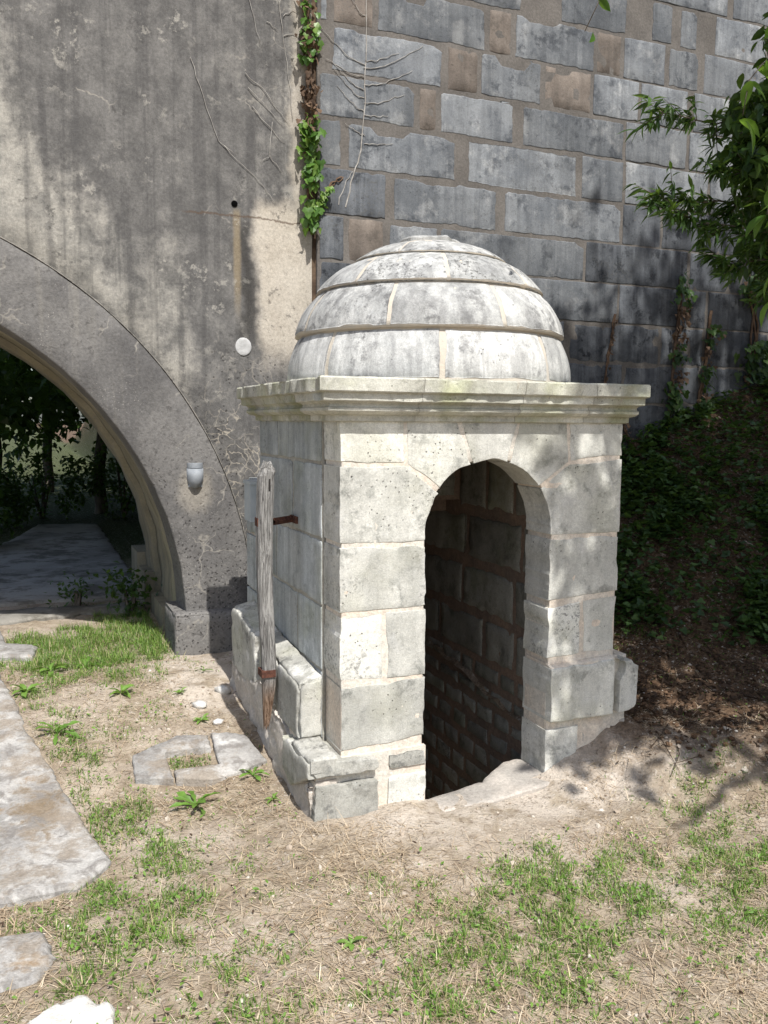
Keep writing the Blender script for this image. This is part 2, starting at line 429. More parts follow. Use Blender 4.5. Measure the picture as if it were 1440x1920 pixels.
# ------------------------------------------------------------------ bridge: plastered spandrel, arch ring, vault
AC = (-1.27, .40); RI, RO = 2.23, 2.70
JX = 1.855                                                    # vertical joint between plaster and masonry
b = MB('stained_plaster'); P = b.pos(); X, Y_, Z = b.sep(P)
PX = b.vm('ADD', P, b.vm('MULTIPLY', b.vm('SUBTRACT', b.noise(P, 3, 4, .6, color=True), (.5, .5, .5)), (.35, 0., .35)))
Xd, _, Zd = b.sep(PX)
n1 = b.noise(P, 1.5, 7, .66, .15); n2 = b.noise(P, 6.5, 8, .7, .15); n3 = b.noise(P, 50, 6, .74); n5 = b.noise(P, 170, 3, .6)
stk = b.noise(b.vm('MULTIPLY', P, (2.6, 1., .16)), 1.0, 5, .6); stf = b.noise(b.vm('MULTIPLY', P, (13., 1., .5)), 1.0, 5, .6)
dark = b.mix(b.mr(n2, .35, .65), (.105, .102, .098), (.172, .166, .157))
lite = b.mix(b.mr(n2, .35, .65), (.225, .217, .196), (.36, .342, .302))
# how weathered: lighter along the ring and on the far left, dark in the upper middle
ringd = b.mt('SUBTRACT', b.mt('SQRT', b.mt('ADD', b.mt('POWER', b.mt('SUBTRACT', X, AC[0]), 2.), b.mt('POWER', b.mt('SUBTRACT', Z, AC[1]), 2.))), RO)
lo = b.mt('MULTIPLY', b.mr(ringd, .0, 1.1, .22, -.05), b.mr(X, 1.25, .75))
lo = b.mt('ADD', lo, b.mt('MULTIPLY', b.mr(X, .45, -.3), .17))
lo = b.mt('SUBTRACT', lo, b.mt('MULTIPLY', b.mt('MULTIPLY', b.mr(X, .35, .75), b.mr(X, 1.65, 1.5)), .05))
f = b.mt('ADD', b.mt('ADD', b.mt('MULTIPLY', n1, .40), b.mt('MULTIPLY', stk, .60)), lo)
f = b.mt('ADD', f, b.mt('MULTIPLY', b.mt('SUBTRACT', n2, .5), .45))
col = b.mix(b.mr(f, .50, .76), dark, lite)
col = b.mix(b.mt('MULTIPLY', b.mr(stf, .47, .62), .5), col, (.075, .073, .072))
# veins of exposed lime round the flaked skin
cr = b.vor(PX, 4.2, 'DISTANCE_TO_EDGE'); cr2 = b.vor(PX, 11., 'DISTANCE_TO_EDGE')
mk = b.mt('MULTIPLY', b.mr(b.noise(P, 1.7, 3), .52, .62), b.mr(n2, .42, .6))
col = b.mix(b.mt('MULTIPLY', b.mt('MULTIPLY', b.mr(cr, .0, .035, 1, 0), mk), .55), col, (.40, .37, .32))
low = b.mt('MULTIPLY', b.mr(Zd, 2.3, 1.75), b.mr(Xd, 1.02, 1.2))
col = b.mix(b.mt('MULTIPLY', b.mt('MULTIPLY', b.mr(cr2, .0, .055, 1, 0), b.mt('MULTIPLY', low, b.mr(b.noise(P, 5, 3), .42, .56))), .75), col, (.46, .415, .34))
# clean tan re-plastered strip by the joint
tan = b.mt('MULTIPLY', b.mr(Xd, 1.42, 1.53), b.mt('MULTIPLY', b.mr(Zd, 3.28, 3.14), b.mr(Zd, 2.0, 2.35)))
tan = b.mt('MAXIMUM', tan, b.mt('MULTIPLY', b.mt('MULTIPLY', b.mr(Xd, 1.66, 1.74), b.mr(Zd, 3.0, 3.1)), .7))
col = b.mix(tan, col, b.mix(b.mr(n2, .3, .7), (.42, .375, .31), (.50, .455, .385)))
# dark run below the weep hole, with black colonies beside it
run = b.mt('MULTIPLY', b.mr(b.mt('ADD', b.mt('ABSOLUTE', b.mt('SUBTRACT', Xd, 1.40)), b.mt('MULTIPLY', b.mt('SUBTRACT', stf, .5), .12)), .02, .09, 1, 0), b.mt('MULTIPLY', b.mr(Z, 3.12, 3.0), b.mr(Zd, 2.15, 2.5)))
col = b.mix(b.mt('MULTIPLY', run, .8), col, (.05, .047, .043))
och = b.mt('MULTIPLY', b.mr(b.mt('ADD', b.mt('ABSOLUTE', b.mt('SUBTRACT', X, 1.335)), b.mt('MULTIPLY', b.mt('SUBTRACT', n2, .5), .03)), .01, .035, 1, 0), b.mt('MULTIPLY', b.mr(Z, 3.16, 3.1), b.mr(Zd, 2.4, 2.7)))
col = b.mix(b.mt('MULTIPLY', och, .75), col, (.26, .21, .14))
sp = b.vor(b.vm('ADD', P, b.comb(b.mt('MULTIPLY', n2, .08))), 30)
spm = b.mt('MULTIPLY', b.mr(sp, .12, .26, 1, 0), b.mt('MULTIPLY', b.mr(b.noise(P, 3.5, 3), .45, .58), b.mt('MULTIPLY', b.mr(Z, 2.7, 2.0), b.mr(X, .9, 1.15))))
col = b.mix(b.mt('MULTIPLY', spm, .85), col, (.04, .037, .035))
fl = b.mt('MULTIPLY', b.mr(b.noise(P, 9, 8, .75), .55, .60), b.mr(b.noise(b.vm('ADD', P, (9., 0., 4.)), 1.9, 4, .6), .47, .62))
fl = b.mt('MULTIPLY', fl, b.mr(tan, 0., .5, 1, 0))
col = b.mix(b.mt('MULTIPLY', fl, .6), col, (.40, .38, .335))
bl = b.mt('MULTIPLY', b.mr(b.noise(b.vm('ADD', P, (2., 0., 11.)), 17, 7, .75), .55, .64), b.mr(b.noise(P, 1.6, 4, .6), .45, .6))
col = b.mix(b.mt('MULTIPLY', bl, .6), col, (.05, .048, .046))
col = b.mul(col, b.mr(n3, .25, .75, .68, 1.28, False))
col = b.mul(col, b.mr(n5, .3, .7, .85, 1.12, False))
# long crack running to the joint
ck = b.mt('ABSOLUTE', b.mt('SUBTRACT', Z, b.mt('ADD', 3.09, b.mt('ADD', b.mt('MULTIPLY', b.mt('SUBTRACT', n2, .5), .10), b.mt('MULTIPLY', b.mt('SUBTRACT', X, 1.45), -.02)))))
ckm = b.mt('MULTIPLY', b.mr(ck, .003, .009, 1, 0), b.mr(X, .95, 1.05))
col = b.mix(b.mt('MULTIPLY', ckm, .7), col, (.10, .07, .05))
h = b.mt('ADD', b.mt('MULTIPLY', n3, .35), b.mt('ADD', b.mt('MULTIPLY', f, .8), b.mt('MULTIPLY', spm, -.3)))
MAT['plaster'] = b.out(col, .95, b.bump(b.mt('ADD', h, b.mt('MULTIPLY', n5, .15)), .55, .012), spec=.12)

b = MB('arch_ring_render'); P = b.pos(); X, Y_, Z = b.sep(P)
n1 = b.noise(P, 1.8, 6, .62, .5); n2 = b.noise(P, 9, 7, .66, .5); n3 = b.noise(P, 60, 5, .7)
st = b.noise(b.vm('MULTIPLY', P, (8., 1., .5)), 1.0, 5, .6)
col = b.mix(b.mr(n1, .36, .64), (.112, .108, .105), (.18, .173, .164))
col = b.mix(b.mt('MULTIPLY', b.mr(st, .5, .7), .45), col, (.25, .235, .205))
# white flecks and, low down, black ones
w1 = b.vor(b.vm('ADD', P, b.comb(b.mt('MULTIPLY', n2, .06))), 62)
wm = b.mt('MULTIPLY', b.mr(w1, .10, .2, 1, 0), b.mr(b.noise(P, 3, 3), .47, .6))
col = b.mix(b.mt('MULTIPLY', wm, .75), col, (.42, .40, .36))
k1 = b.vor(b.vm('ADD', P, b.comb(b.mt('MULTIPLY', n2, .09))), 34)
km = b.mt('MULTIPLY', b.mr(k1, .14, .3, 1, 0), b.mt('MULTIPLY', b.mr(Z, 1.9, 1.1), b.mr(n1, .38, .5)))
col = b.mix(b.mt('MULTIPLY', km, .8), col, (.04, .037, .036))
PXr = b.vm('ADD', P, b.vm('MULTIPLY', b.vm('SUBTRACT', b.noise(P, 2.5, 4, .6, color=True), (.5, .5, .5)), (.5, 0., .5)))
vn_ = b.mt('MULTIPLY', b.mr(b.vor(PXr, 2.6, 'DISTANCE_TO_EDGE'), 0, .02, 1, 0), b.mr(b.noise(P, 2.2, 2), .56, .62))
col = b.mix(b.mt('MULTIPLY', vn_, .5), col, (.36, .335, .29))
# washed patch under the lamp
lp = b.mt('SQRT', b.mt('ADD', b.mt('POWER', b.mt('MULTIPLY', b.mt('SUBTRACT', X, 1.035), 1.25), 2.), b.mt('POWER', b.mt('SUBTRACT', Z, 1.29), 2.)))
col = b.mix(b.mt('MULTIPLY', b.mr(b.mt('ADD', lp, b.mt('MULTIPLY', b.mt('SUBTRACT', n2, .5), .12)), .08, .2, 1, 0), .6), col, (.34, .31, .26))
bl = b.mt('MULTIPLY', b.mr(b.noise(b.vm('ADD', P, (2., 0., 11.)), 19, 7, .75), .54, .63), b.mr(n1, .42, .58))
col = b.mix(b.mt('MULTIPLY', bl, .55), col, (.055, .052, .05))
col = b.mul(col, b.mr(n3, .25, .75, .68, 1.28, False))
MAT['ring'] = b.out(col, .94, b.bump(b.mt('ADD', b.mt('MULTIPLY', n3, .5), b.mt('SUBTRACT', n2, b.mt('MULTIPLY', km, .4))), .6, .012), spec=.12)

b = MB('vault_concrete'); P = b.pos()
n1 = b.noise(P, 1.6, 6, .62); n2 = b.noise(P, 8, 7, .66); n3 = b.noise(P, 60, 4, .7)
stz = b.noise(b.vm('MULTIPLY', P, (2., 9., .8)), 1.0, 4, .6)
col = b.mix(b.mr(n1, .36, .64), (.235, .21, .15), (.33, .30, .225))
col = b.mix(b.mt('MULTIPLY', b.mr(stz, .5, .66), .5), col, (.14, .13, .115))
col = b.mix(b.mt('MULTIPLY', b.mr(n2, .52, .66), .4), col, (.21, .2, .19))
col = b.mul(col, b.mr(n3, .25, .75, .85, 1.12, False))
MAT['vault'] = b.out(col, .94, b.bump(b.mt('ADD', n2, b.mt('MULTIPLY', n3, .4)), .5, .012), spec=.12)

bridge = thing('arched_bridge', 'grey stain-streaked plastered bridge side with a wide round arch over the path', 'bridge', (AC[0], YW, 0))
def arc(c, r, a0, a1, n): return [(c[0]+r*math.cos(a0+(a1-a0)*i/n), c[1]+r*math.sin(a0+(a1-a0)*i/n)) for i in range(n+1)]
out = [(JX, -.4), (JX, 12.6), (-9, 12.6), (-9, -.4), (AC[0]-RO, -.4)]+arc(AC, RO, math.pi, 0, 60)+[(AC[0]+RO, -.4)]
stone('spandrel_wall', out, plane_y(YW), 'plaster', bridge, depth=.5, res=.09, coarse=.16, gap=0, rag=.0, rnd=.004, amp=.005)
ring = [(AC[0]+RO, -.4)]+arc(AC, RO, 0, math.pi, 60)+[(AC[0]-RO, -.4), (AC[0]-RI, -.4)]+arc(AC, RI, math.pi, 0, 60)+[(AC[0]+RI, -.4)]
stone('arch_ring', ring, plane_y(YW-.006), 'ring', bridge, depth=.40, res=.05, coarse=.09, gap=0, rag=.004, rnd=.010, amp=.004)
bead = arc(AC, RO+.006, 0, math.pi, 90)+arc(AC, RO-.005, math.pi, 0, 90)
stone('ring_bead', bead, plane_y(YW-.009), 'bead', bridge, depth=.03, res=.03, gap=0, rag=.004, rnd=.003, amp=.001)
def vault(y0, y1, r, mat, thick=.35):
    a = arc(AC, 1, -.0, math.pi, 72); prof = [(1, -2.0)]+[(p[0]-AC[0], p[1]-AC[1]) for p in a]+[(-1, -2.0)]
    V = []; T = []
    ys = np.linspace(y0, y1, 6)
    for k, (px, pz) in enumerate(prof):
        st_ = 0 if pz == -2.0 else 1
        for R_ in (r, r+thick):
            for y in ys:
                zz = AC[1]+(pz*R_ if st_ else -.8)
                wob = .008*math.sin(k*1.7+y*5)+.006*math.sin(k*.6-y*3)
                V.append((AC[0]+px*(R_+wob), y, zz))
    n = len(ys); st_ = 2*n
    for k in range(len(prof)-1):
        for i in range(n-1):
            a0 = k*st_+i; b0 = (k+1)*st_+i
            T += [(a0, a0+1, b0+1), (a0, b0+1, b0)]
            a1 = a0+n; b1 = b0+n; T += [(a1, b1+1, a1+1), (a1, b1, b1+1)]
        for i in (0, n-1):
            a0 = k*st_+i; b0 = (k+1)*st_+i; T += [(a0, b0, b0+n), (a0, b0+n, a0+n)] if i == 0 else [(a0, b0+n, b0), (a0, a0+n, b0+n)]
    return V, T
for y0, y1, r in ((YW+.41, YW+.62, 2.235), (YW+.65, YW+1.35, 2.26), (YW+1.38, YW+1.9, 2.22), (YW+1.9, YW+2.45, 2.285)):
    V, T = vault(y0, y1, r, 'vault'); part('vault_rib', V, T, MAT['vault'], bridge)
# deck over the vault and the far face; unseen top raised to shade behind
V, T = cat_arrays([box_arr(-9, 9, YW+.5, YW+2.5, 2.95, 12.4), box_arr(1.4, 9, YW+.5, YW+2.5, -.4, 3.0), box_arr(-9, -4, YW+.5, YW+2.5, -.4, 3.0)])
part('bridge_core', V, T, MAT['vault'], bridge, smooth=False)
# foot block of the arch and low pads along the inside
b_ = bridge
stone('foot_block', rect(.875, 1.62, -.1, .47), plane_y(YW-.10), 'ring', b_, depth=.5, res=.04, gap=0, rag=.012, rnd=.02, amp=.008)
V, T, sm = stone_arr(rect(YW-.10, YW+.4, -.1, .455), plane_xl(.873), depth=.1, res=.05, gap=0, rag=.01, rnd=.015, amp=.006); part('foot_block_side', V, T, MAT['ring'], b_, smooth=sm)
V, T, sm = stone_arr(rect(.87, 1.62, YW-.10, YW+.06), plane_z(.468), depth=.1, res=.05, gap=.004, rag=.01, rnd=.012, amp=.006); part('foot_block_top', V, T, MAT['ring'], b_, smooth=sm)
for y0, y1, zt, xx in ((YW+.70, YW+1.3, .36, .90), (YW+1.45, YW+1.85, .5, .87), (YW+1.95, YW+2.4, .6, .87)):
    V, T = cat_arrays([box_arr(xx, 1.2, y0, y1, -.1, zt)]); part('wall_footing', V, T, MAT['vault'], b_, smooth=False)
# weep hole as black disc, inner shade put into colour; filled core hole
t = np.linspace(0, 2*math.pi, 17)[:-1]
V = [(1.32+.021*math.cos(a), YW-.0075, 3.17+.021*math.sin(a)) for a in t]+[(1.32+.021*math.cos(a), YW-.006+.0005, 3.17+.021*math.sin(a)) for a in t]
b = MB('hole_dark'); MAT['hole'] = b.out((.004, .004, .004), 1, spec=0)
b = MB('white_filler'); P = b.pos(); MAT['filler'] = b.out(b.mix(b.mr(b.noise(P, 25, 5, .65), .35, .65), (.40, .40, .39), (.50, .50, .49)), .9, b.bump(b.noise(P, 60, 4), .4, .006), spec=.15)
cyl = [(1.32+.021*math.cos(a), 3.17+.021*math.sin(a)) for a in t]
V, T, sm = stone_arr(cyl, plane_y(YW-.007), depth=.01, res=.02, gap=0, rag=0, rnd=.001, amp=0); part('weep_hole', V, T, MAT['hole'], bridge, smooth=sm)
V, T, sm = stone_arr([(1.371+.057*math.cos(a), 2.245+.064*math.sin(a)) for a in t], plane_y(YW-.008), depth=.015, res=.02, gap=0, rag=.004, rnd=.004, amp=.003)
part('filled_core_hole', V, T, MAT['filler'], bridge, smooth=sm)

# ------------------------------------------------------------------ masonry wall right of the joint
wall = thing('masonry_wall', 'tall coursed grey stone wall with smeared brown mortar behind the domed hut', 'wall', (5, YW, 0))
V, T, sm = stone_arr(rect(JX+.035, 9.5, -.4, 12.6), plane_y(YW), depth=.6, res=.16, coarse=.16, gap=0, rag=0, rnd=.01, amp=0)
part('mortar_bed', V, T, MAT['mortar_wall'], wall, smooth=sm)
# rusty filler strip in the joint
b = MB('joint_strip'); P = b.pos(); MAT['joint'] = b.out(b.mix(b.mr(b.noise(P, 9, 5, .6), .4, .6), (.06, .04, .028), (.13, .09, .06)), .95, b.bump(b.noise(P, 40), .5, .01))
V, T = box_arr(JX-.002, JX+.037, YW+.025, YW+.3, -.3, 12.6); part('joint_filler', V, T, MAT['joint'], wall, smooth=False)
# (z0, z1, [(x0, x1, kind)]) kinds: g smeared grey, t tight grey, d dark, b brown
ROWS = [
 (5.365, 5.68, [(1.92, 2.9, 'g'), (3.05, 4.0, 'g'), (4.1, 5.0, 't'), (5.05, 6.2, 't'), (6.25, 7.4, 't'), (7.45, 9.3, 't')]),
 (5.045, 5.365, [(1.95, 2.5, 'g'), (2.7, 3.6, 'g'), (3.75, 4.4, 'g'), (4.45, 5.4, 't'), (5.45, 6.6, 't'), (6.65, 8.2, 't')]),
 (4.735, 5.045, [(1.92, 2.55, 'g'), (2.86, 3.47, 'g'), (3.8, 4.41, 'g'), (4.64, 4.85, 'g'), (4.92, 5.10, 'g'), (5.28, 5.83, 't'), (5.86, 6.9, 't'), (6.95, 8.1, 't')]),
 (4.42, 4.735, [(1.91, 1.97, 'g'), (2.0, 2.30, 'b'), (2.32, 3.17, 'g'), (3.19, 3.39, 'b'), (3.41, 4.12, 'g'), (4.13, 4.37, 'b'), (4.38, 4.79, 't'), (4.82, 5.13, 'g'), (5.18, 5.85, 't'), (5.87, 7.0, 't'), (7.02, 8.2, 't')]),
 (4.11, 4.42, [(1.99, 2.83, 'g'), (2.86, 3.12, 'b'), (3.13, 3.65, 'g'), (3.67, 4.10, 'b'), (4.11, 4.55, 't'), (4.56, 5.03, 't'), (5.09, 5.87, 't'), (5.9, 6.8, 't'), (6.83, 8, 't')]),
 (3.805, 4.11, [(1.90, 2.62, 'g'), (2.64, 2.79, 'b'), (2.81, 3.42, 'g'), (3.49, 4.42, 'g'), (4.43, 5.04, 't'), (5.06, 5.89, 't'), (5.92, 7, 't'), (7.03, 8.3, 't')]),
 (3.48, 3.805, [(1.90, 2.07, 'g'), (2.11, 2.95, 'g'), (3.03, 3.99, 'g'), (4.03, 4.43, 't'), (4.44, 5.28, 't'), (5.29, 5.95, 't'), (5.97, 7.1, 't'), (7.13, 8.2, 't')]),
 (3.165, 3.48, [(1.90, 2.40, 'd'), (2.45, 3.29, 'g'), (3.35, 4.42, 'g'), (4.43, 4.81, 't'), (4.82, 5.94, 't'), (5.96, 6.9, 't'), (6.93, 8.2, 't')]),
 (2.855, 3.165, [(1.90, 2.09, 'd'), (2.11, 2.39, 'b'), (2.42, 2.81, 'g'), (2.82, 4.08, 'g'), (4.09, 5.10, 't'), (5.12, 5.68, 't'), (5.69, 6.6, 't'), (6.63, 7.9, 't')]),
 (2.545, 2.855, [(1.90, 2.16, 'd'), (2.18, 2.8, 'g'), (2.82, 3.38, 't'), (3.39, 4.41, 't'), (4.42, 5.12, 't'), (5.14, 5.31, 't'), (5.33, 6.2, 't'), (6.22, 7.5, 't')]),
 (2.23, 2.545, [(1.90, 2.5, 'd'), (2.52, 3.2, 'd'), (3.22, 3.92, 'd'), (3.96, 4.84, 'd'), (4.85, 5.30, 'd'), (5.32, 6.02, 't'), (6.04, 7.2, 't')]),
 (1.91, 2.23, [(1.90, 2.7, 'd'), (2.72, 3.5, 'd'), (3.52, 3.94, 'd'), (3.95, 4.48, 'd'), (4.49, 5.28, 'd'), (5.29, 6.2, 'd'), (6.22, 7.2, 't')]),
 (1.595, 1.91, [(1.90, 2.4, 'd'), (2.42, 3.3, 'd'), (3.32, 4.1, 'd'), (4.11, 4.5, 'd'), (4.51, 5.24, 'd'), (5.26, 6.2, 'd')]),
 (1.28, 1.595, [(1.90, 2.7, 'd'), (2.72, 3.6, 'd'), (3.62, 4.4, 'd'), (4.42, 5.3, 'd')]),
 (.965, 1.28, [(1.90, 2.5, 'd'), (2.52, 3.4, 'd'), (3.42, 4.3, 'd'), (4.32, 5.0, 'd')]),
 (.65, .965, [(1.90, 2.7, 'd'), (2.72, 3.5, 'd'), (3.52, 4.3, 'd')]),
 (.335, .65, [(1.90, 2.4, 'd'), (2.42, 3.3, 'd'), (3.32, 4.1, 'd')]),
]
rr = random.Random(4)
for z0, z1, L in ROWS:
    for x0, x1, k in L:
        if k == 't':
            stone('stone_block', rect(x0, x1, z0, z1), plane_y(YW-.002-rr.uniform(0, .004)), 'wall' if z0 > (2.5 if x0 < 3.9 else 3.4) else 'wall_dark', wall, depth=.05, res=.045, coarse=.06, gap=.003, rag=.005, rnd=.006, amp=.0025, chip=.007, drop=.35)  # low right blocks: algae and tree shade both put into the darker colour
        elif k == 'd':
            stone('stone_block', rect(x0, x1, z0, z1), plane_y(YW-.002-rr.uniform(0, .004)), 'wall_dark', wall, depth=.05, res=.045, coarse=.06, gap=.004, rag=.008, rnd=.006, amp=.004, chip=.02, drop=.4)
        elif k == 'b':
            stone('stone_block', rect(x0, x1, z0, z1), plane_y(YW-.0015), 'wall_brown', wall, depth=.03, res=.04, coarse=.06, gap=.006, rag=.012, rnd=.003, amp=.003)
        else:
            # smeared mortar eats into the corners and top edge of these blocks
            a, c = z0+rr.uniform(.002, .008), z1-rr.uniform(.004, .018)
            w = x1-x0
            pl = [(x0+.004, a), (x1-.004, a), (x1-.004, c-.05*rr.random()), (x1-min(.2*w, .12)*rr.random()-.01, c)]
            if w > .5:
                q = rr.uniform(.3, .7)*w+x0; dp = rr.uniform(.0, .07)*(rr.random() < .5); hw = rr.uniform(.08, .16)
                pl += [(q+hw, c), (q+hw*.6, c-dp), (q-hw*.6, c-dp*.9), (q-hw, c)]
            pl += [(x0+.03*rr.random()+.006, c), (x0+.004, c-.02)]
            stone('stone_block', pl, plane_y(YW-.0022), 'wall', wall, depth=.03, res=.016, coarse=.05, gap=.002, rag=.010, rnd=.005, amp=.0011, chip=.008, drop=.2)

# ------------------------------------------------------------------ domed well house
XL, XR, YF, YB = 1.235, 2.728, 3.5, 4.85
DL, DR, DC, DS, TH = 1.667, 2.307, 1.987, 1.25, .22
hut = thing('domed_well_house', 'small pale limestone hut with a stepped stone dome and a dark arched doorway', 'stone hut', (1.98, 4.17, 0))
fp = plane_y(YF)
def arcd(a0, a1, n=10, r=.32): return [(DC+r*math.cos(rad(a0+(a1-a0)*i/n)), DS+r*math.sin(rad(a0+(a1-a0)*i/n))) for i in range(n+1)]
def ang(x, z): return math.degrees(math.atan2(z-DS, x-DC))
kf = dict(depth=TH, res=.022, gap=.0055, rag=.006, rnd=.003, amp=.0009, chip=.009, drop=.3)
aL, aKL, aKR, aR = 145.0, 108.0, 74.0, 37.0
def ap(a, r=.32): return (DC+r*math.cos(rad(a)), DS+r*math.sin(rad(a)))
ZC = 1.772
front = [
 ([(XL, 1.565), (1.555, 1.562), (1.548, ZC), (XL, ZC)], 'front'),
 ([(1.555, 1.562)]+arcd(aL, aKL)+[(1.812, ZC), (1.548, ZC)], 'front'),
 (arcd(aKL, aKR)+[(2.133, ZC), (1.812, ZC)], 'front'),
 (arcd(aKR, aR)+[(2.414, 1.562), (2.398, ZC), (2.133, ZC)], 'front'),
 ([(2.414, 1.562), (XR, 1.584), (XR, ZC), (2.398, ZC)], 'front'),
 ([(XL, 1.215), (DL, 1.205), (DL, DS)]+arcd(180, aL, 8)[1:]+[(1.555, 1.562), (XL, 1.565)], 'front'),
 ([(DR, DS), (DR, 1.207), (XR, 1.205), (XR, 1.584), (2.414, 1.562)]+arcd(aR, 0, 8)[:-1], 'front'),
 ([(XL, .908), (DL, .912), (DL, 1.205), (XL, 1.215)], 'front'),
 ([(DR, .885), (XR, .912), (XR, 1.205), (DR, 1.207)], 'front'),
 ([(XL, .598), (1.461, .592), (1.453, .910), (XL, .908)], 'front'),
 ([(1.461, .592), (DL, .592), (DL, .912), (1.453, .910)], 'front'),
 ([(DR, .60), (2.512, .605), (2.508, .888), (DR, .865)], 'front'),
 ([(2.512, .605), (XR-.012, .612), (XR-.02, .75), (XR, .9), (2.508, .888)], 'front'),
 ([(XL, .275), (DL, .302), (DL, .592), (XL, .598)], 'front'),
]
for poly, mt_ in front: stone('stone_block', poly, fp, mt_, hut, **kf)
# right-hand foot: big block, end block that steps out, lower pieces
fr = plane_y(YF-.006)
stone('stone_block', [(DR, .285), (2.70, .285), (2.70, .592), (DR, .572)], plane_y(YF-.042), 'front', hut, **{**kf, 'depth': .26, 'rnd': .008})
stone('plinth_top', [(DR+.012, YF-.038), (2.695, YF-.038), (2.695, YF+.012), (DR+.012, YF+.012)], lambda u, v, w: np.stack([u, v, .574+(u-DR)*.05+(v-YF)*.25+w], 1), 'mortar', hut, depth=.02, res=.03, gap=0, rag=.004, rnd=.004, amp=.002)
stone('stone_block', [(2.715, .29), (2.835, .30), (2.842, .535), (2.80, .585), (2.715, .60)], plane_y(YF-.045), 'front', hut, **{**kf, 'chip': .02})
stone('stone_block', [(DR, -.06), (2.512, -.06), (2.512, .255), (DR, .255)], fr, 'front', hut, **kf)
stone('rubble_footing', [(2.52, -.05), (2.83, .0), (2.82, .265), (2.52, .255)], plane_y(YF+.012), 'render', hut, **{**kf, 'amp': .014, 'rag': .03})
# left-hand foot
fl = plane_y(3.475)
stone('stone_block', [(1.085, .235), (1.11, .195), (1.40, .195), (1.42, .22), (1.41, .272), (1.09, .285)], plane_y(3.44), 'plinth', hut, **{**kf, 'depth': .26, 'amp': .006, 'rag': .012})
stone('stone_block', [(1.095, -.08), (1.425, -.08), (1.425, .165), (1.11, .175)], plane_y(3.45), 'plinth', hut, **{**kf, 'depth': .26, 'amp': .008, 'rag': .014})
stone('stone_block', rect(1.462, DL, .175, .262), fl, 'plinth', hut, **{**kf, 'rag': .01})
stone('stone_block', rect(1.462, DL, -.08, .155), fl, 'front', hut, **kf)
# side walls
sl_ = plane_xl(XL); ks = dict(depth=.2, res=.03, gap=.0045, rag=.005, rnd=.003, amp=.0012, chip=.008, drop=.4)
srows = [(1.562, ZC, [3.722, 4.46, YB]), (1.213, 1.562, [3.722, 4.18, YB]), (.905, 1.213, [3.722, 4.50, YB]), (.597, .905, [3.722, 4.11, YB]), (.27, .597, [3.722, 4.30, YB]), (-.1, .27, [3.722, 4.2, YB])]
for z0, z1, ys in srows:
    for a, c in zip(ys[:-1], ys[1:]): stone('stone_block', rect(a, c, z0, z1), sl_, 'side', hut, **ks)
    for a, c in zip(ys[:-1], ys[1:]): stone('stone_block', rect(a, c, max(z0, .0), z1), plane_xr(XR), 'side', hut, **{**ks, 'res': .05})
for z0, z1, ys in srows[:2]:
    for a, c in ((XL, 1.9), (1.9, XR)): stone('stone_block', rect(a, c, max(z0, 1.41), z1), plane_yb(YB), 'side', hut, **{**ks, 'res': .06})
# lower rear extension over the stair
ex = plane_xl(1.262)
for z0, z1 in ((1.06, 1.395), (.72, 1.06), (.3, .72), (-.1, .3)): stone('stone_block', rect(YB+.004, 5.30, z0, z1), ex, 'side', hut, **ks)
stone('stone_block', rect(1.262, 2.70, YB+.01, 5.31), plane_z(1.40), 'side', hut, **{**ks, 'depth': .03})
# plinth along the left side
pp = plane_xl(1.112); kp = dict(depth=.118, res=.022, gap=.005, rag=.01, rnd=.007, amp=.0035, chip=.02, drop=.6)
stone('plinth_stone', [(3.70, .285), (4.42, .295), (4.42, .60), (4.1, .575), (3.70, .548)], pp, 'plinth', hut, **kp)
stone('plinth_stone', [(4.43, .29), (5.02, .29), (5.04, .60), (4.99, .655), (4.9, .665), (4.43, .61)], plane_xl(1.098), 'plinth', hut, **{**kp, 'depth': .13})
def top_cap(y0, y1, x0, x1, z0, z1, mat='plinth'):
    f = lambda u, v, w: np.stack([u, v, z0+(v-y0)/(y1-y0)*(z1-z0)+(u-x0)/(x1-x0)*.035+w], 1)
    stone('plinth_top', rect(x0, x1, y0, y1), f, mat, hut, depth=.03, res=.024, gap=.003, rag=.008, rnd=.008, amp=.006)
top_cap(3.70, 4.42, 1.115, 1.236, .555, .60); top_cap(4.43, 5.0, 1.11, 1.24, .60, .66)
stone('plinth_end', rect(1.115, 1.236, .29, .575), plane_y(3.692), 'plinth', hut, **{**kp, 'depth': .05})
# lower step of the plinth, rendered over
stone('plinth_ledge', rect(1.075, 1.236, 3.43, 3.72), plane_z(.292), 'plinth', hut, depth=.06, res=.024, gap=.004, rag=.014, rnd=.012, amp=.008)
stone('plinth_stone', [(3.44, .20), (3.72, .06), (3.86, .10), (3.86, .28), (3.44, .285)], plane_xl(1.078), 'plinth', hut, **{**kp, 'depth': .15})
stone('render_skirt', [(3.50, -.1), (5.06, .0), (5.05, .36), (4.75, .33), (4.4, .40), (4.1, .36), (3.88, .29), (3.72, .2), (3.46, .17)], plane_xl(1.092), 'render', hut, **{**kp, 'depth': .13, 'amp': .016, 'rag': .03, 'rnd': .02})
stone('render_patch', rect(3.455, 3.60, -.1, .19), plane_xl(1.118), 'render', hut, **{**kp, 'depth': .1})

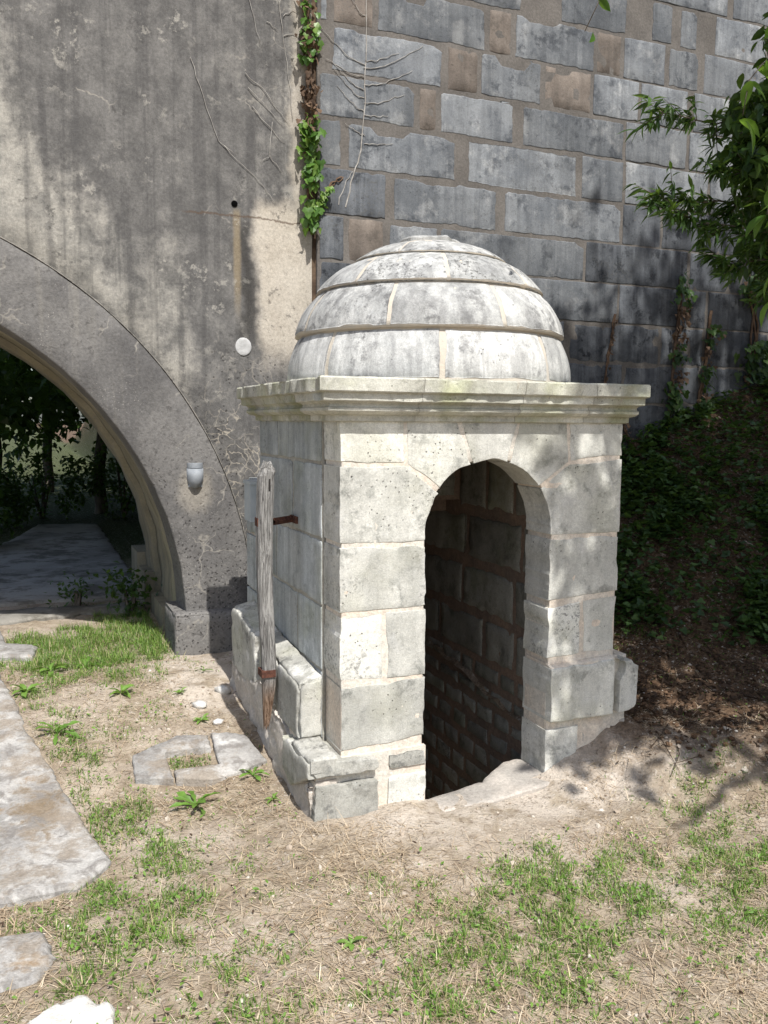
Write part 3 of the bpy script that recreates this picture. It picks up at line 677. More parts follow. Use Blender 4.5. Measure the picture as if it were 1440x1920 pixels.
# mortar behind the stones, with the arched opening cut through the front
mi = .017
arch_out = [(XL+mi, -.1), (DL-mi, -.1), (DL-mi, DS)]+[(DC+(.32+mi)*math.cos(a), DS+(.32+mi)*math.sin(a)) for a in np.linspace(math.pi, 0, 24)]+[(DR+mi, DS), (DR+mi, -.1), (XR-mi, -.1), (XR-mi, ZC), (XL+mi, ZC)]
V, T, sm = stone_arr(arch_out, plane_y(YF+.0020), depth=TH-.01, res=.05, gap=0, rag=0, rnd=.004, amp=.0012)
part('front_wall', V, T, MAT['mortar'], hut, smooth=sm)
V, T = box_arr(XL+.0045, 1.43, 3.724, YB-.004, -.1, ZC); part('side_wall', V, T, MAT['mortar_side'], hut, smooth=False)
V, T = cat_arrays([box_arr(XL+.016, 1.40, 3.725, YB-.005, -.1, ZC), box_arr(2.55, XR-.006, 3.725, YB-.005, -.1, ZC), 
                   box_arr(1.275, 1.40, YB+.002, 5.29, -.1, 1.38), box_arr(2.55, 2.69, YB+.002, 5.29, -.1, 1.38), 
                   box_arr(1.13, 1.23, 3.73, 5.0, -.1, .53), box_arr(1.125, 1.24, 3.475, 3.70, -.1, .26), box_arr(1.23, 1.66, 3.485, 3.51, -.1, .268), box_arr(2.32, 2.80, 3.512, 3.7, -.1, .58), box_arr(2.728, 2.80, 3.55, 4.8, -.1, .56)])
part('mortar', V, T, MAT['mortar'], hut, smooth=False)
V, T = box_arr(XL+.01, XR-.01, YF+.01, YB-.01, ZC+.002, 1.925); part('ceiling_slab', V, T, MAT['inner'], hut, smooth=False)
stone('threshold', [(DL-.02, 3.33), (2.0, 3.36), (DR+.03, 3.40), (DR+.05, 3.74), (DR-.10, 3.73), (2.0, 3.575), (DL-.02, 3.505)], lambda u, v, w: np.stack([u, v, -.002+(u-DL)*.035+w], 1), 'render', hut, depth=.5, res=.03, gap=0, rag=.008, rnd=.01, amp=.004)
# shaft: right wall, back wall, left wall, steps
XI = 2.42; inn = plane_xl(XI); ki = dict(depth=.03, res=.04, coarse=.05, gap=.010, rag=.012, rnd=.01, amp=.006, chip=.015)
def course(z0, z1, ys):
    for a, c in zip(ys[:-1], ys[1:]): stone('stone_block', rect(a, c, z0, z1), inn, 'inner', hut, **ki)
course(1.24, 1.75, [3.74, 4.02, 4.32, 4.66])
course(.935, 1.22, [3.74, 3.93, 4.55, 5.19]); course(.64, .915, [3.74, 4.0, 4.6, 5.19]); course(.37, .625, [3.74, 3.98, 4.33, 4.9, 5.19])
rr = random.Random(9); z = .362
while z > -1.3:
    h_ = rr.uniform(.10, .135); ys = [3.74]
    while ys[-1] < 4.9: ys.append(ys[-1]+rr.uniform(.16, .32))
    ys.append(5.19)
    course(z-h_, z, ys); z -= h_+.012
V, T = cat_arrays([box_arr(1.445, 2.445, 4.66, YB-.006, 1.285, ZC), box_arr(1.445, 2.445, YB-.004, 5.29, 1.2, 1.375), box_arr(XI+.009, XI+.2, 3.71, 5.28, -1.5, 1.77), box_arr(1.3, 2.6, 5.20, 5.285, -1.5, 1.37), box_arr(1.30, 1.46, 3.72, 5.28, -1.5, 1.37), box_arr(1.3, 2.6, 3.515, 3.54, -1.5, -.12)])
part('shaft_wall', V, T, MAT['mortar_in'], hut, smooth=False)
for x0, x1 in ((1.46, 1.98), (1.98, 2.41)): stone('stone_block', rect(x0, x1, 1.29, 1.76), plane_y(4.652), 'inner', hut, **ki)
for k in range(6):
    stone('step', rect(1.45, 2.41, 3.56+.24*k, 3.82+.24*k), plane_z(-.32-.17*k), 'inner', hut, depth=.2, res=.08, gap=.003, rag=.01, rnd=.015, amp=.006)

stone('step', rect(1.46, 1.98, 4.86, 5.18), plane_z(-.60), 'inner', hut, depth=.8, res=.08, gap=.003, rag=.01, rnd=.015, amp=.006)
# cornice: moulded blocks swept round four sides
PROF = [(.0, 1.750), (.020, 1.754), (.022, 1.779), (.050, 1.784), (.066, 1.794), (.069, 1.797), (.070, 1.808), (.060, 1.813), (.058, 1.824), (.070, 1.833), (.096, 1.837), (.098, 1.840), (.099, 1.871), (.119, 1.875), (.122, 1.879), (.122, 1.930), (.116, 1.937), (-.10, 1.946)]
def cornice(side, a, c, ma, mc, mat='cornice', core=False):
    """a..c along the side, ma/mc: mitred at that end; every moulding strip has its own vertices so edges stay crisp"""
    sd = {'f': 501, 'l': 520, 'r': 540, 'b': 560}[side]
    n = max(2, int((c-a)/.02)); PR = np.array(PROF); K = len(PR)
    if core: PR[1:-1, 0] -= .0025
    t = np.linspace(0, 1, n+1)[:, None]; p = PR[None, :, 0]; z = PR[None, :, 1]
    kr = .42 if side in 'fb' else .25
    u0 = a-(p if ma else -.0018); u1 = c+(p*kr if mc else -.0018)
    u = u0+(u1-u0)*t+p*0; p = np.broadcast_to(p, u.shape); z = np.broadcast_to(z, u.shape)
    q = np.stack([u.ravel(), (z*1.5).ravel(), np.full(u.size, sd*1.7)], 1)
    R_ = lambda x: x.reshape(u.shape)
    lip = sstep(.06, .12, p)
    dp = (R_(fbm(q, 14, sd, 3))-.5)*.007-lip*(.024*sstep(.62, .8, R_(vn(q, 8, sd+4)))+.009*sstep(.55, .8, R_(vn(q, 26, sd+7))))
    edge = np.ones(u.shape)
    if ma: edge[0] = 0
    if mc: edge[-1] = 0
    pp_ = p+dp*edge*(p > 0); zz = z+(R_(fbm(q, 18, sd+2, 2))-.5)*.004*edge
    W = {'f': (u, YF-pp_, zz), 'b': (u, YB+pp_*.25, zz), 'l': (XL-pp_, u, zz), 'r': (XR+pp_*.42, u, zz)}[side]
    W = np.stack(W, 2)
    V = []; T = []; off = 0
    for k in range(K-1):
        V.append(W[:, k:k+2].reshape(-1, 3))
        i = np.arange(n)*2+off
        T += [np.stack([i, i+1, i+3], 1), np.stack([i, i+3, i+2], 1)]; off += 2*(n+1)
    T = np.concatenate(T)
    if side not in ('l', 'b'): T = T[:, ::-1]
    return part('cornice' if core else 'cornice_block', np.concatenate(V), T, MAT[mat], hut, smooth=True)
for sd_, a_, c_ in (('f', XL, XR), ('l', YF, YB), ('r', YF, YB), ('b', XL, XR)): cornice(sd_, a_, c_, True, True, 'mortar_side', True)
fx = [XL, 1.585, 2.09, 2.47, XR]
for i in range(4): cornice('f', fx[i], fx[i+1], i == 0, i == 3)
fy = [YF, 3.82, 4.50, 4.68, YB]
for i in range(4): cornice('l', fy[i], fy[i+1], i == 0, i == 3)
for a, c, m1, m2 in ((YF, 4.2, 1, 0), (4.2, YB, 0, 1)): cornice('r', a, c, m1, m2)
for a, c, m1, m2 in ((XL, 2.0, 1, 0), (2.0, XR, 0, 1)): cornice('b', a, c, m1, m2)

# dome: three rings of eight wedge stones, a cap ring and a broken finial seat
DX, DY = 1.972, 4.17
PHI = math.atan2(-DY, -DX)                       # direction towards the photographer
def dome_f(prof):
    pr = np.array(prof); L = np.concatenate([[0], np.cumsum(np.hypot(*np.diff(pr, axis=0).T))])
    def f(u, v, w):                              # u: arc length at mid radius / 0.6, v: length along profile
        r = np.interp(v, L, pr[:, 0]); z = np.interp(v, L, pr[:, 1])
        e = .002; dr = (np.interp(v+e, L, pr[:, 0])-np.interp(v-e, L, pr[:, 0])); dz = (np.interp(v+e, L, pr[:, 1])-np.interp(v-e, L, pr[:, 1]))
        q = np.hypot(dr, dz)+1e-9; nr, nz = dz/q, -dr/q
        th = PHI+u/.6; rr_ = r+w*nr
        return np.stack([DX+rr_*np.cos(th), DY+rr_*np.sin(th), z+w*nz], 1)
    return f, L[-1]
def curve(r0, z0, r1, z1, bulge, n=8):
    out = []
    for i in range(n+1):
        t = i/n; s_ = math.sin(math.pi*t)*bulge
        d = math.hypot(r1-r0, z1-z0); out.append((r0+(r1-r0)*t+s_*(z1-z0)/d, z0+(z1-z0)*t-s_*(r1-r0)/d))
    return out
courses = [(curve(.738, 1.938, .676, 2.176, .018), 5.), (curve(.702, 2.178, .566, 2.398, .024), -15.), (curve(.592, 2.400, .378, 2.560, .022), 9.), (curve(.400, 2.562, .20, 2.652, .012), -22.)]
kd = dict(depth=.10, res=.026, gap=.006, rag=.006, rnd=.005, amp=.0022, chip=.006, drop=.6)
for ci, (pr, ph) in enumerate(courses):
    f, L = dome_f(pr)
    nst = 8 if ci < 3 else 4
    for k in range(nst):
        a0 = rad(ph+360/nst*k)*.6; a1 = rad(ph+360/nst*(k+1))*.6
        stone('dome_stone', rect(a0, a1, 0, L), f, 'dome', hut, **kd)
V = []; T = []; prof = []
for pr, _ in courses: prof += [(r-.0045, z) for r, z in pr]
prof += [(.0, 2.652)]
prof = [(p[0], min(p[1], 2.655)) for p in prof]; ns = 96
for r, z in prof:
    for k in range(ns): V.append((DX+r*math.cos(2*math.pi*k/ns), DY+r*math.sin(2*math.pi*k/ns), z))
for i in range(len(prof)-1):
    for k in range(ns):
        a = i*ns+k; c = i*ns+(k+1) % ns; T += [(a, c, c+ns), (a, c+ns, a+ns)]
b = MB('dome_mortar'); P = b.pos()
col = b.mix(b.mr(b.noise(P, 7, 5, .6), .35, .65), (.56, .50, .41), (.47, .435, .38))
MAT['dmortar'] = b.out(col, .95, b.bump(b.noise(P, 60, 4, .7), .5, .01), spec=.12)
part('dome', V, T, MAT['dmortar'], hut)
rr = random.Random(3)
fin = [(DX+(.155+rr.uniform(-.02, .02))*math.cos(a), DY+(.155+rr.uniform(-.02, .02))*math.sin(a)) for a in np.linspace(0, 2*math.pi, 15)[:-1]]
stone('finial_seat', fin, plane_z(2.688), 'dome', hut, depth=.06, res=.03, gap=0, rag=.012, rnd=.012, amp=.006)

# ------------------------------------------------------------------ wall lamp
b = MB('lamp_metal'); P = b.pos(); MAT['lamp'] = b.out(b.mix(b.mr(b.noise(P, 20, 4), .35, .65), (.23, .25, .27), (.29, .31, .33)), .6, None, metal=.0, spec=.3)
lamp = thing('wall_lamp', 'small grey half-round bulkhead lamp mounted on the arch ring', 'lamp', (1.035, YW, 1.40))
def half_lamp(r, z_top, z_mid, z_bot, n=24, nz=10, depth=1.25):
    V = []; T = []
    zs = [(z_top, 1.), (z_mid, 1.)]
    for i in range(1, nz+1):
        t = i/nz*math.pi/2; zs.append((z_mid-(z_mid-z_bot)*math.sin(t), max(.02, math.cos(t))))
    for z, k in zs:
        for j in range(n+1):
            a = math.pi*j/n; V.append((1.035-r*k*math.cos(a), YW-.008-r*k*depth*math.sin(a), z))
    m_ = n+1
    for i in range(len(zs)-1):
        for j in range(n):
            a = i*m_+j; T += [(a, a+m_, a+m_+1), (a, a+m_+1, a+1)]
    V.append((1.035, YW-.008, z_top)); c = len(V)-1
    T += [(c, j, j+1) for j in range(n)]
    return V, T
V, T = half_lamp(.052, 1.470, 1.438, 1.437, nz=2); part('lamp_cap', V, T, MAT['lamp'], lamp, smooth=False)
V, T = half_lamp(.0545, 1.434, 1.385, 1.300); part('lamp_shade', V, T, MAT['lamp'], lamp)
V, T = box_arr(.99, 1.08, YW-.016, YW-.004, 1.31, 1.465); part('back_plate', V, T, MAT['lamp'], lamp, smooth=False)

bx = thing('electrical_box', 'small smooth grey box fixed to the hut behind the timber post', 'box', (1.20, 5.0, 1.2))
b = MB('grey_plastic'); P = b.pos(); MAT['plastic'] = b.out(b.mix(b.mr(b.noise(P, 8, 4), .35, .65), (.36, .40, .42), (.42, .46, .48)), .5, spec=.4)
V, T = box_arr(1.185, 1.262, 4.87, 5.02, 1.17, 1.385); part('housing', V, T, MAT['plastic'], bx, smooth=False)
V, T = box_arr(1.180, 1.262, 4.862, 5.028, 1.386, 1.405); part('lid', V, T, MAT['plastic'], bx, smooth=False)
# ------------------------------------------------------------------ weathered timber post held by iron straps
b = MB('grey_timber'); P = b.pos()
g1 = b.noise(b.vm('MULTIPLY', P, (60., 60., 4.)), 1.0, 8, .75, 2.2); g2 = b.noise(b.vm('MULTIPLY', P, (26., 26., 2.2)), 1.0, 5, .6, .8)
col = b.mix(b.mr(g1, .36, .62), (.085, .08, .076), (.40, .39, .37))
col = b.mix(b.mt('MULTIPLY', b.mr(g2, .53, .66), .7), col, (.06, .055, .05))
zz = b.sep(P)[2]; col = b.mix(b.mr(zz, .52, .36), col, b.mix(b.mr(g1, .4, .6), (.11, .065, .04), (.30, .21, .15)))
MAT['timber'] = b.out(col, .92, b.bump(b.mt('ADD', g1, b.mt('MULTIPLY', g2, .8)), 1., .012), spec=.15)
b = MB('rusty_iron'); P = b.pos(); MAT['rust'] = b.out(b.mix(b.mr(b.noise(P, 40, 5, .7), .35, .65), (.055, .026, .02), (.14, .06, .04)), .85, b.bump(b.noise(P, 90, 4), .6, .006), metal=.1)
post = thing('timber_post', 'weathered grey timber post with rotted foot strapped to the left side of the hut', 'post', (1.06, 4.06, .2))
cxs, cys = 1.064, 4.062
V = []; T = []; zs = np.linspace(.235, 1.545, 70); S = 14
for i, z in enumerate(zs):
    hw = .036; taper = 1.0
    if z < .50: taper = .32+.68*max(0, (z-.235)/.265)**.8
    if z > 1.50: taper = .45+.55*max(0, (1.545-z)/.045)**.5
    dx = .012*math.sin(z*4.1)+(.0 if z > .5 else -.055*(.5-z)); dy = .008*math.sin(z*3+1)
    if z > 1.5: dx += .008
    for k in range(S):
        a = 2*math.pi*k/S; ca, sa = math.cos(a), math.sin(a)
        q = (abs(ca)**6+abs(sa)**6)**(-1/6)
        nz_ = 1+(fbm(np.array([[ca*2, sa*2, z*1.5]]), 2.3, 5, 3)[0]-.5)*.34
        V.append((cxs+dx+hw*q*ca*taper*nz_, cys+dy+hw*q*sa*taper*nz_, z+(.02*math.sin(k*2.3) if i in (0, len(zs)-1) else 0)))
for i in range(len(zs)-1):
    for k in range(S):
        a = i*S+k; c = i*S+(k+1) % S; T += [(a, c, c+S), (a, c+S, a+S)]
V.append((cxs, cys, zs[-1]+.004)); c = len(V)-1; T += [((len(zs)-1)*S+k, (len(zs)-1)*S+(k+1) % S, c) for k in range(S)]
part('post', V, T, MAT['timber'], post, smooth=False)
# mortise near the head: a dark box on the face, slot shade put into its colour
b = MB('mortise_dark'); P = b.pos(); MAT['mortise'] = b.out((.03, .027, .025), 1)
V, T = cat_arrays([box_arr(cxs-.012, cxs+.012, cys-.0415, cys-.02, 1.415, 1.475)]); part('mortise', V, T, MAT['mortise'], post, smooth=False)
V, T = cat_arrays([tube_arr([(cxs+.036, cys+.01, 1.262), (1.16, 4.12, 1.262), (1.245, 4.185, 1.262)], .018, 4), box_arr(1.222, 1.2335, 4.09, 4.20, 1.245, 1.28), box_arr(cxs-.048, cxs-.036, cys-.02, cys+.03, 1.245, 1.285)])
part('iron_bracket', V, T, MAT['rust'], post, smooth=False)
V, T = box_arr(cxs-.036, cxs+.034, cys-.040, cys+.040, .50, .535); part('iron_strap', V, T, MAT['rust'], post, smooth=False)

# ------------------------------------------------------------------ leaves, blades and other plants
def rotm(yaw, pitch, roll):
    cy_, sy = np.cos(yaw), np.sin(yaw); cp, sp_ = np.cos(pitch), np.sin(pitch); cr_, sr = np.cos(roll), np.sin(roll)
    z = np.zeros_like(cy_); o = np.ones_like(cy_)
    A = np.stack([np.stack([cy_, -sy, z], -1), np.stack([sy, cy_, z], -1), np.stack([z, z, o], -1)], -2)
    B = np.stack([np.stack([o, z, z], -1), np.stack([z, cp, -sp_], -1), np.stack([z, sp_, cp], -1)], -2)
    C = np.stack([np.stack([cr_, z, sr], -1), np.stack([z, o, z], -1), np.stack([-sr, z, cr_], -1)], -2)
    return A @ B @ C
def scatter(tpl, pos, R, size):
    v, t = tpl; v = np.asarray(v, float); t = np.asarray(t, int)
    V = np.einsum('nij,vj->nvi', R, v)*np.asarray(size)[:, None, None]+np.asarray(pos)[:, None, :]
    T = t[None]+(np.arange(len(pos))*len(v))[:, None, None]
    return V.reshape(-1, 3), T.reshape(-1, 3)
# leaves lie along +Y from the stalk, +Z up
def leaf_tpl(outline, fold=.12, droop=.15):
    """outline: [(y, halfwidth)...]; midrib plus two folded halves"""
    V = []; T = []
    for y, w in outline:
        z = -droop*y*y
        V += [(-w, y, z+fold*w*2), (0, y, z), (w, y, z+fold*w*2)]
    for i in range(len(outline)-1):
        a = i*3
        for k in (0, 1):
            T += [(a+k, a+k+1, a+k+4), (a+k, a+k+4, a+k+3)]
    return V, T
LEAF_OVAL = leaf_tpl([(0, .0), (.18, .17), (.45, .25), (.75, .16), (1, .0)])
LEAF_LONG = leaf_tpl([(0, .0), (.25, .09), (.55, .10), (1, .0)], .2, .25)
LEAF_SIMPLE = ([(0, 0, 0), (-.3, .5, .06), (.3, .5, .06), (0, 1, -.08)], [(0, 2, 1), (1, 2, 3)])
IVY = ([(0, 0, 0), (-.30, -.12, .02), (-.50, .20, .05), (-.28, .38, .03), (-.25, .62, .05), (0, .95, -.05), (.25, .62, .05), (.28, .38, .03), (.50, .20, .05), (.30, -.12, .02), (0, .35, -.02)],
       [(0, 10, 1), (1, 10, 2), (2, 10, 3), (3, 10, 4), (4, 10, 5), (5, 10, 6), (6, 10, 7), (7, 10, 8), (8, 10, 9), (9, 10, 0)])
def leaf_mat(name, stops, tr=.35, rough=.5, trc=None):
    b = MB(name); a = b.attr(); c = b.ramp(a, stops)
    P = b.pos(); c = b.mul(c, b.mr(b.noise(P, 25, 3), .3, .7, .75, 1.2, False))
    return b.out(c, rough, None, spec=.35, transl=(b.mix(.5, c, trc or (.25, .38, .04)), tr))
MAT['grass'] = leaf_mat('green_grass', [(0, (.07, .145, .026)), (.5, (.15, .26, .045)), (.76, (.25, .34, .08)), (.9, (.42, .38, .19)), (1, (.55, .46, .28))], .3)
MAT['straw'] = leaf_mat('dry_straw', [(0, (.24, .165, .105)), (.45, (.44, .345, .235)), (1, (.66, .56, .42))], .15, .7, (.5, .4, .2))
MAT['weed'] = leaf_mat('weed_green', [(0, (.11, .23, .035)), (1, (.20, .34, .07))], .35)
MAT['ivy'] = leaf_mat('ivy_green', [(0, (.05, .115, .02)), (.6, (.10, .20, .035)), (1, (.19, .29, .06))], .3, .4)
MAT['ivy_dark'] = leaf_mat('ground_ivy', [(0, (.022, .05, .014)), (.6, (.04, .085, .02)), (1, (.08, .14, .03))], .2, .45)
MAT['tree'] = leaf_mat('tree_leaf', [(0, (.025, .06, .016)), (.6, (.048, .10, .024)), (1, (.095, .165, .036))], .35, .4)
MAT['tree_near'] = leaf_mat('tree_leaf_near', [(0, (.06, .15, .02)), (1, (.13, .26, .035))], .5, .4)
MAT['litter'] = leaf_mat('leaf_litter', [(0, (.05, .03, .018)), (.5, (.095, .058, .034)), (1, (.18, .115, .07))], .1, .8, (.3, .2, .1))
b = MB('bark'); P = b.pos(); nb = b.noise(b.vm('MULTIPLY', P, (14., 14., 3.)), 1.0, 6, .65)
MAT['bark'] = b.out(b.mix(b.mr(nb, .35, .65), (.06, .05, .04), (.17, .145, .115)), .95, b.bump(nb, .8, .02))
b = MB('dry_stem'); P = b.pos(); MAT['stem'] = b.out(b.mix(b.mr(b.noise(P, 20, 4), .35, .65), (.27, .25, .225), (.42, .40, .365)), .9)
b = MB('brown_stem'); P = b.pos(); MAT['bstem'] = b.out(b.mix(b.mr(b.noise(P, 20, 4), .35, .65), (.09, .055, .035), (.17, .11, .07)), .9)

def blades(xy, length, lean, width, rs, curl=.6, seg=3, lift=0.):
    """tapered ribbons rooted on the ground"""
    N = len(xy); z = ground_h(xy[:, 0], xy[:, 1])-.006+lift
    az = rs.uniform(0, 2*math.pi, N); d = np.stack([np.cos(az), np.sin(az)], 1); sd_ = np.stack([-np.sin(az), np.cos(az)], 1)
    V = []
    for k in range(seg+1):
        t = k/seg; hh = length*(t*np.cos(lean*(1-curl*.0))-.35*curl*t*t*np.sin(lean)*.6); rr_ = length*(t*np.sin(lean)*(.5+.5*curl*t))
        hh = np.maximum(hh, .004*t)
        c = np.stack([xy[:, 0]+d[:, 0]*rr_, xy[:, 1]+d[:, 1]*rr_, z+hh], 1)
        w = width*(1-t**1.6)
        if k < seg:
            V += [c+np.concatenate([sd_*w[:, None], np.zeros((N, 1))], 1), c-np.concatenate([sd_*w[:, None], np.zeros((N, 1))], 1)]
        else: V.append(c)
    V = np.stack(V, 1); m_ = V.shape[1]
    t = []
    for k in range(seg-1): t += [(2*k, 2*k+1, 2*k+3), (2*k, 2*k+3, 2*k+2)]
    t.append((2*seg-2, 2*seg-1, 2*seg))
    T = np.array(t)[None]+(np.arange(N)*m_)[:, None, None]
    return V.reshape(-1, 3), T.reshape(-1, 3), m_
# where nothing may grow: hut, slabs, wall
SLABS = [[(-.9, 5.9), (-.20, 5.74), (-.02, 4.65), (.17, 3.86), (.27, 3.42), (.13, 3.25), (-.14, 3.24), (-.9, 3.18)],
         [(-.9, 7.0), (-.22, 6.9), (-.16, 6.39), (.04, 6.24), (.0, 5.96), (-.22, 5.98), (-.9, 6.0)],
         [(.43, 4.30), (.67, 4.43), (1.02, 4.38), (1.07, 4.07), (.77, 3.96), (.42, 4.07)],
         [(-.6, 3.10), (.0, 3.03), (.05, 2.86), (-.02, 2.73), (-.6, 2.70)]]
def inpoly(x, y, poly):
    r = np.zeros(x.shape, bool); n = len(poly)
    for i in range(n):
        x0, y0 = poly[i]; x1, y1 = poly[(i+1) % n]
        if y0 == y1: continue
        c = ((y0 > y) != (y1 > y)) & (x < (x1-x0)*(y-y0)/(y1-y0)+x0); r ^= c
    return r
def free(x, y, slabs=True):
    ok = ~((x > 1.07) & (x < 2.86) & (y > 3.40) & (y < 5.4)) & ~((x > .86) & (y > YW-.12)) & ~((x > 1.6) & (x < 2.35) & (y > 3.34) & (y < 3.5))
    ok &= ~((y > 6.75) & (y < 7.5) & (x < .45)) & ~((y > 7.65) & (x < .95))
    if slabs:
        for p in SLABS: ok &= ~inpoly(x, y, p)
        ok |= inpoly(x, y, [(.61, 4.29), (.82, 4.28), (.79, 4.11), (.60, 4.13)])
    return ok
def blob(x, y, cx_, cy_, rx, ry, a=0):
    c, s_ = math.cos(rad(a)), math.sin(rad(a)); dx = x-cx_; dy = y-cy_
    return np.exp(-(((dx*c+dy*s_)/rx)**2+((-dx*s_+dy*c)/ry)**2))
def green_density(x, y):
    n = fbm2(x, y, 3.2, 21, 4); n2 = fbm2(x, y, 11, 23, 3)
    d = .16+.34*sstep(3.05, 2.6, y)*sstep(.75, 1.1, x)+.22*sstep(.95, .6, x)*sstep(5.6, 4.8, y)+.25*blob(x, y, .25, 3.4, .45, 1.2)
    for B in [(1.75, 2.68, .42, .22, 0, .95), (1.62, 2.32, .55, .22, 0, .55), (1.15, 2.2, .35, .25, 0, .65), (.27, 2.75, .30, .38, 20, 1.05), (.12, 2.45, .25, .2, 0, .7), (.42, 3.3, .2, .22, 0, .75), (2.5, 2.42, .3, .25, 0, .95), (2.25, 2.65, .3, .2, 0, .5),
              (1.2, 2.95, .25, .12, 0, .35), (1.45, 3.22, .35, .07, 0, .35), (2.85, 2.85, .4, .3, 0, .75), (.35, 5.95, .7, .55, 0, 1.7), (.75, 6.5, .5, .7, 0, 1.7), (.0, 6.3, .3, .3, 0, 1.), (.05, 4.9, .12, .6, 14, .7), (.2, 4.2, .1, .45, 14, .6), (.33, 3.75, .12, .3, 10, .5), (.25, 5.45, .4, .25, 0, .6), (3.3, 4.35, .55, .3, 30, .8), (.7, 4.2, .12, .09, 0, .5), (.6, 3.75, .4, .25, 0, .25), (2.0, 2.1, .6, .2, 0, .3)]:
        d = d+B[5]*blob(x, y, *B[:5])
    d = d*(.3+.7*sstep(.36, .66, n+(d-.4)*.12))*(.3+1.15*sstep(.40, .66, n2))
    pale = blob(x, y, 1.9, 3.2, .9, .16)*.8+blob(x, y, .9, 5.2, .3, .5)*.7
    return np.clip(d-pale*.5, 0, 1.5)
rs = np.random.RandomState(11)
def sample(n, x0, x1, y0, y1, dens, mx=1.4, slabs=True):
    x = rs.uniform(x0, x1, n); y = y0+(y1-y0)*rs.uniform(0, 1, n)**1.25
    k = (rs.uniform(0, mx, n) < dens(x, y)) & free(x, y, slabs)
    return np.stack([x[k], y[k]], 1)
# green grass
xy = sample(520000, -.6, 4.6, 1.75, 7.6, green_density)
# gather into tufts
tx = rs.uniform(-.6, 4.6, 9000); ty = rs.uniform(1.75, 7.6, 9000); 
n = len(xy); sz = np.clip(green_density(xy[:, 0], xy[:, 1]), .15, 1.2)
ln = rs.uniform(.014, .046, n)*(.55+.7*sz)*np.where(rs.uniform(0, 1, n) < .04, 1.8, 1)
lnb = np.where(xy[:, 1] > 5.6, 1.6, 1.); ln = ln*lnb
V, T, m_ = blades(xy, ln, rs.uniform(.3, 1.4, n), rs.uniform(.0012, .003, n), rs, .8, 3)
tt = np.repeat(np.clip(rs.normal(.46, .3, n), 0, 1), m_)
o = link('grass', mesh_tris('grass', V, T, False, tt), MAT['grass']); tag(o, 'short patchy green grass on the dry ground', 'grass', kind='stuff')
# clover and other tiny leaves among the grass
xy = sample(60000, -.6, 4.2, 1.8, 7.4, lambda x, y: green_density(x, y)*.6)
n = len(xy); V, T = scatter(LEAF_OVAL, np.stack([xy[:, 0], xy[:, 1], ground_h(xy[:, 0], xy[:, 1])+rs.uniform(.004, .03, n)], 1), rotm(rs.uniform(0, 6.28, n), rs.normal(.1, .4, n), rs.normal(0, .4, n)), rs.uniform(.010, .024, n))
o = link('clover', mesh_tris('clover', V, T, False, np.repeat(rs.uniform(0, 1, n), len(LEAF_OVAL[0]))), MAT['weed']); tag(o, 'tiny clover leaves mixed into the grass', 'clover', kind='stuff')
# dry straw, mostly lying flat
def straw_density(x, y):
    n = fbm2(x, y, 2.6, 41, 4); s_ = (x-2.7)*.6+(y-3.6)*.8
    d = .22+1.1*sstep(.42, .60, n)
    for B in [(1.0, 2.6, .7, .4, 0, .5), (1.0, 3.2, .35, .3, 0, .4), (.5, 4.9, .5, .4, 0, .35), (1.6, 2.0, .8, .3, 0, .4)]: d = d+B[5]*blob(x, y, *B[:5])
    d = d-.6*blob(x, y, 1.9, 3.2, .9, .16)-.5*blob(x, y, .9, 5.2, .3, .5)-.4*blob(x, y, .5, 6, .5, .5)
    return np.clip(d, 0, 1.4)*np.where(s_ > .1, .35, 1)
xy = sample(120000, -.6, 4.4, 1.75, 6.6, straw_density)
n = len(xy)
V, T, m_ = blades(xy, rs.uniform(.03, .13, n)*np.where(rs.uniform(0, 1, n) < .04, 1.9, 1), np.clip(rs.normal(1.47, .13, n), 1.0, 1.56), rs.uniform(.0008, .0022, n), rs, .3, 2, lift=.009)
tt = np.repeat(np.clip(rs.normal(.5, .25, n), 0, 1), m_)
o = link('dry_straw', mesh_tris('dry_straw', V, T, False, tt), MAT['straw']); tag(o, 'pale dry straw lying over the bare ground', 'straw', kind='stuff')
# taller dry stalks
xy = sample(9000, -.3, 3.0, 1.8, 5.2, lambda x, y: blob(x, y, 1.2, 3.25, .18, .12)*1.2+.10+blob(x, y, 1.0, 2.7, .5, .3)*.3)
n = len(xy)
V, T, m_ = blades(xy, rs.uniform(.04, .15, n), rs.uniform(.5, 1.45, n), rs.uniform(.0009, .0018, n), rs, .8, 3)
o = link('dry_stalks', mesh_tris('dry_stalks', V, T, False, np.repeat(rs.uniform(.3, 1, n), m_)), MAT['straw']); tag(o, 'thin upright dry grass stalks by the foot of the hut', 'dry grass', kind='stuff')

# ------------------------------------------------------------------ stone slabs let into the ground
b = MB('slab_stone'); P = b.pos()
n1 = b.noise(P, 2.2, 6, .62, .4); n2 = b.noise(P, 10, 8, .7, .5); n3 = b.noise(P, 70, 5, .7); n4 = b.noise(P, 1.9, 4, .6)
col = b.mix(b.mr(n1, .38, .6), (.31, .30, .285), (.47, .455, .43))
col = b.mix(b.mt('MULTIPLY', b.mr(n2, .46, .62), .75), col, (.19, .175, .16))
col = b.mix(b.mt('MULTIPLY', b.mr(b.noise(P, 5.5, 6, .65), .58, .68), .8), col, (.60, .59, .565))
col = b.mix(b.mt('MULTIPLY', b.mr(b.noise(b.vm('ADD', P, (4.1, 2.2, 0.)), 2.4, 5, .65), .60, .68), .8), col, (.26, .165, .075))
xs, ys_, _z = b.sep(P)
sd_ = b.mt('SQRT', b.mt('ADD', b.mt('POWER', b.mt('SUBTRACT', xs, .02), 2.), b.mt('POWER', b.mt('MULTIPLY', b.mt('SUBTRACT', ys_, 3.95), .45), 2.)))
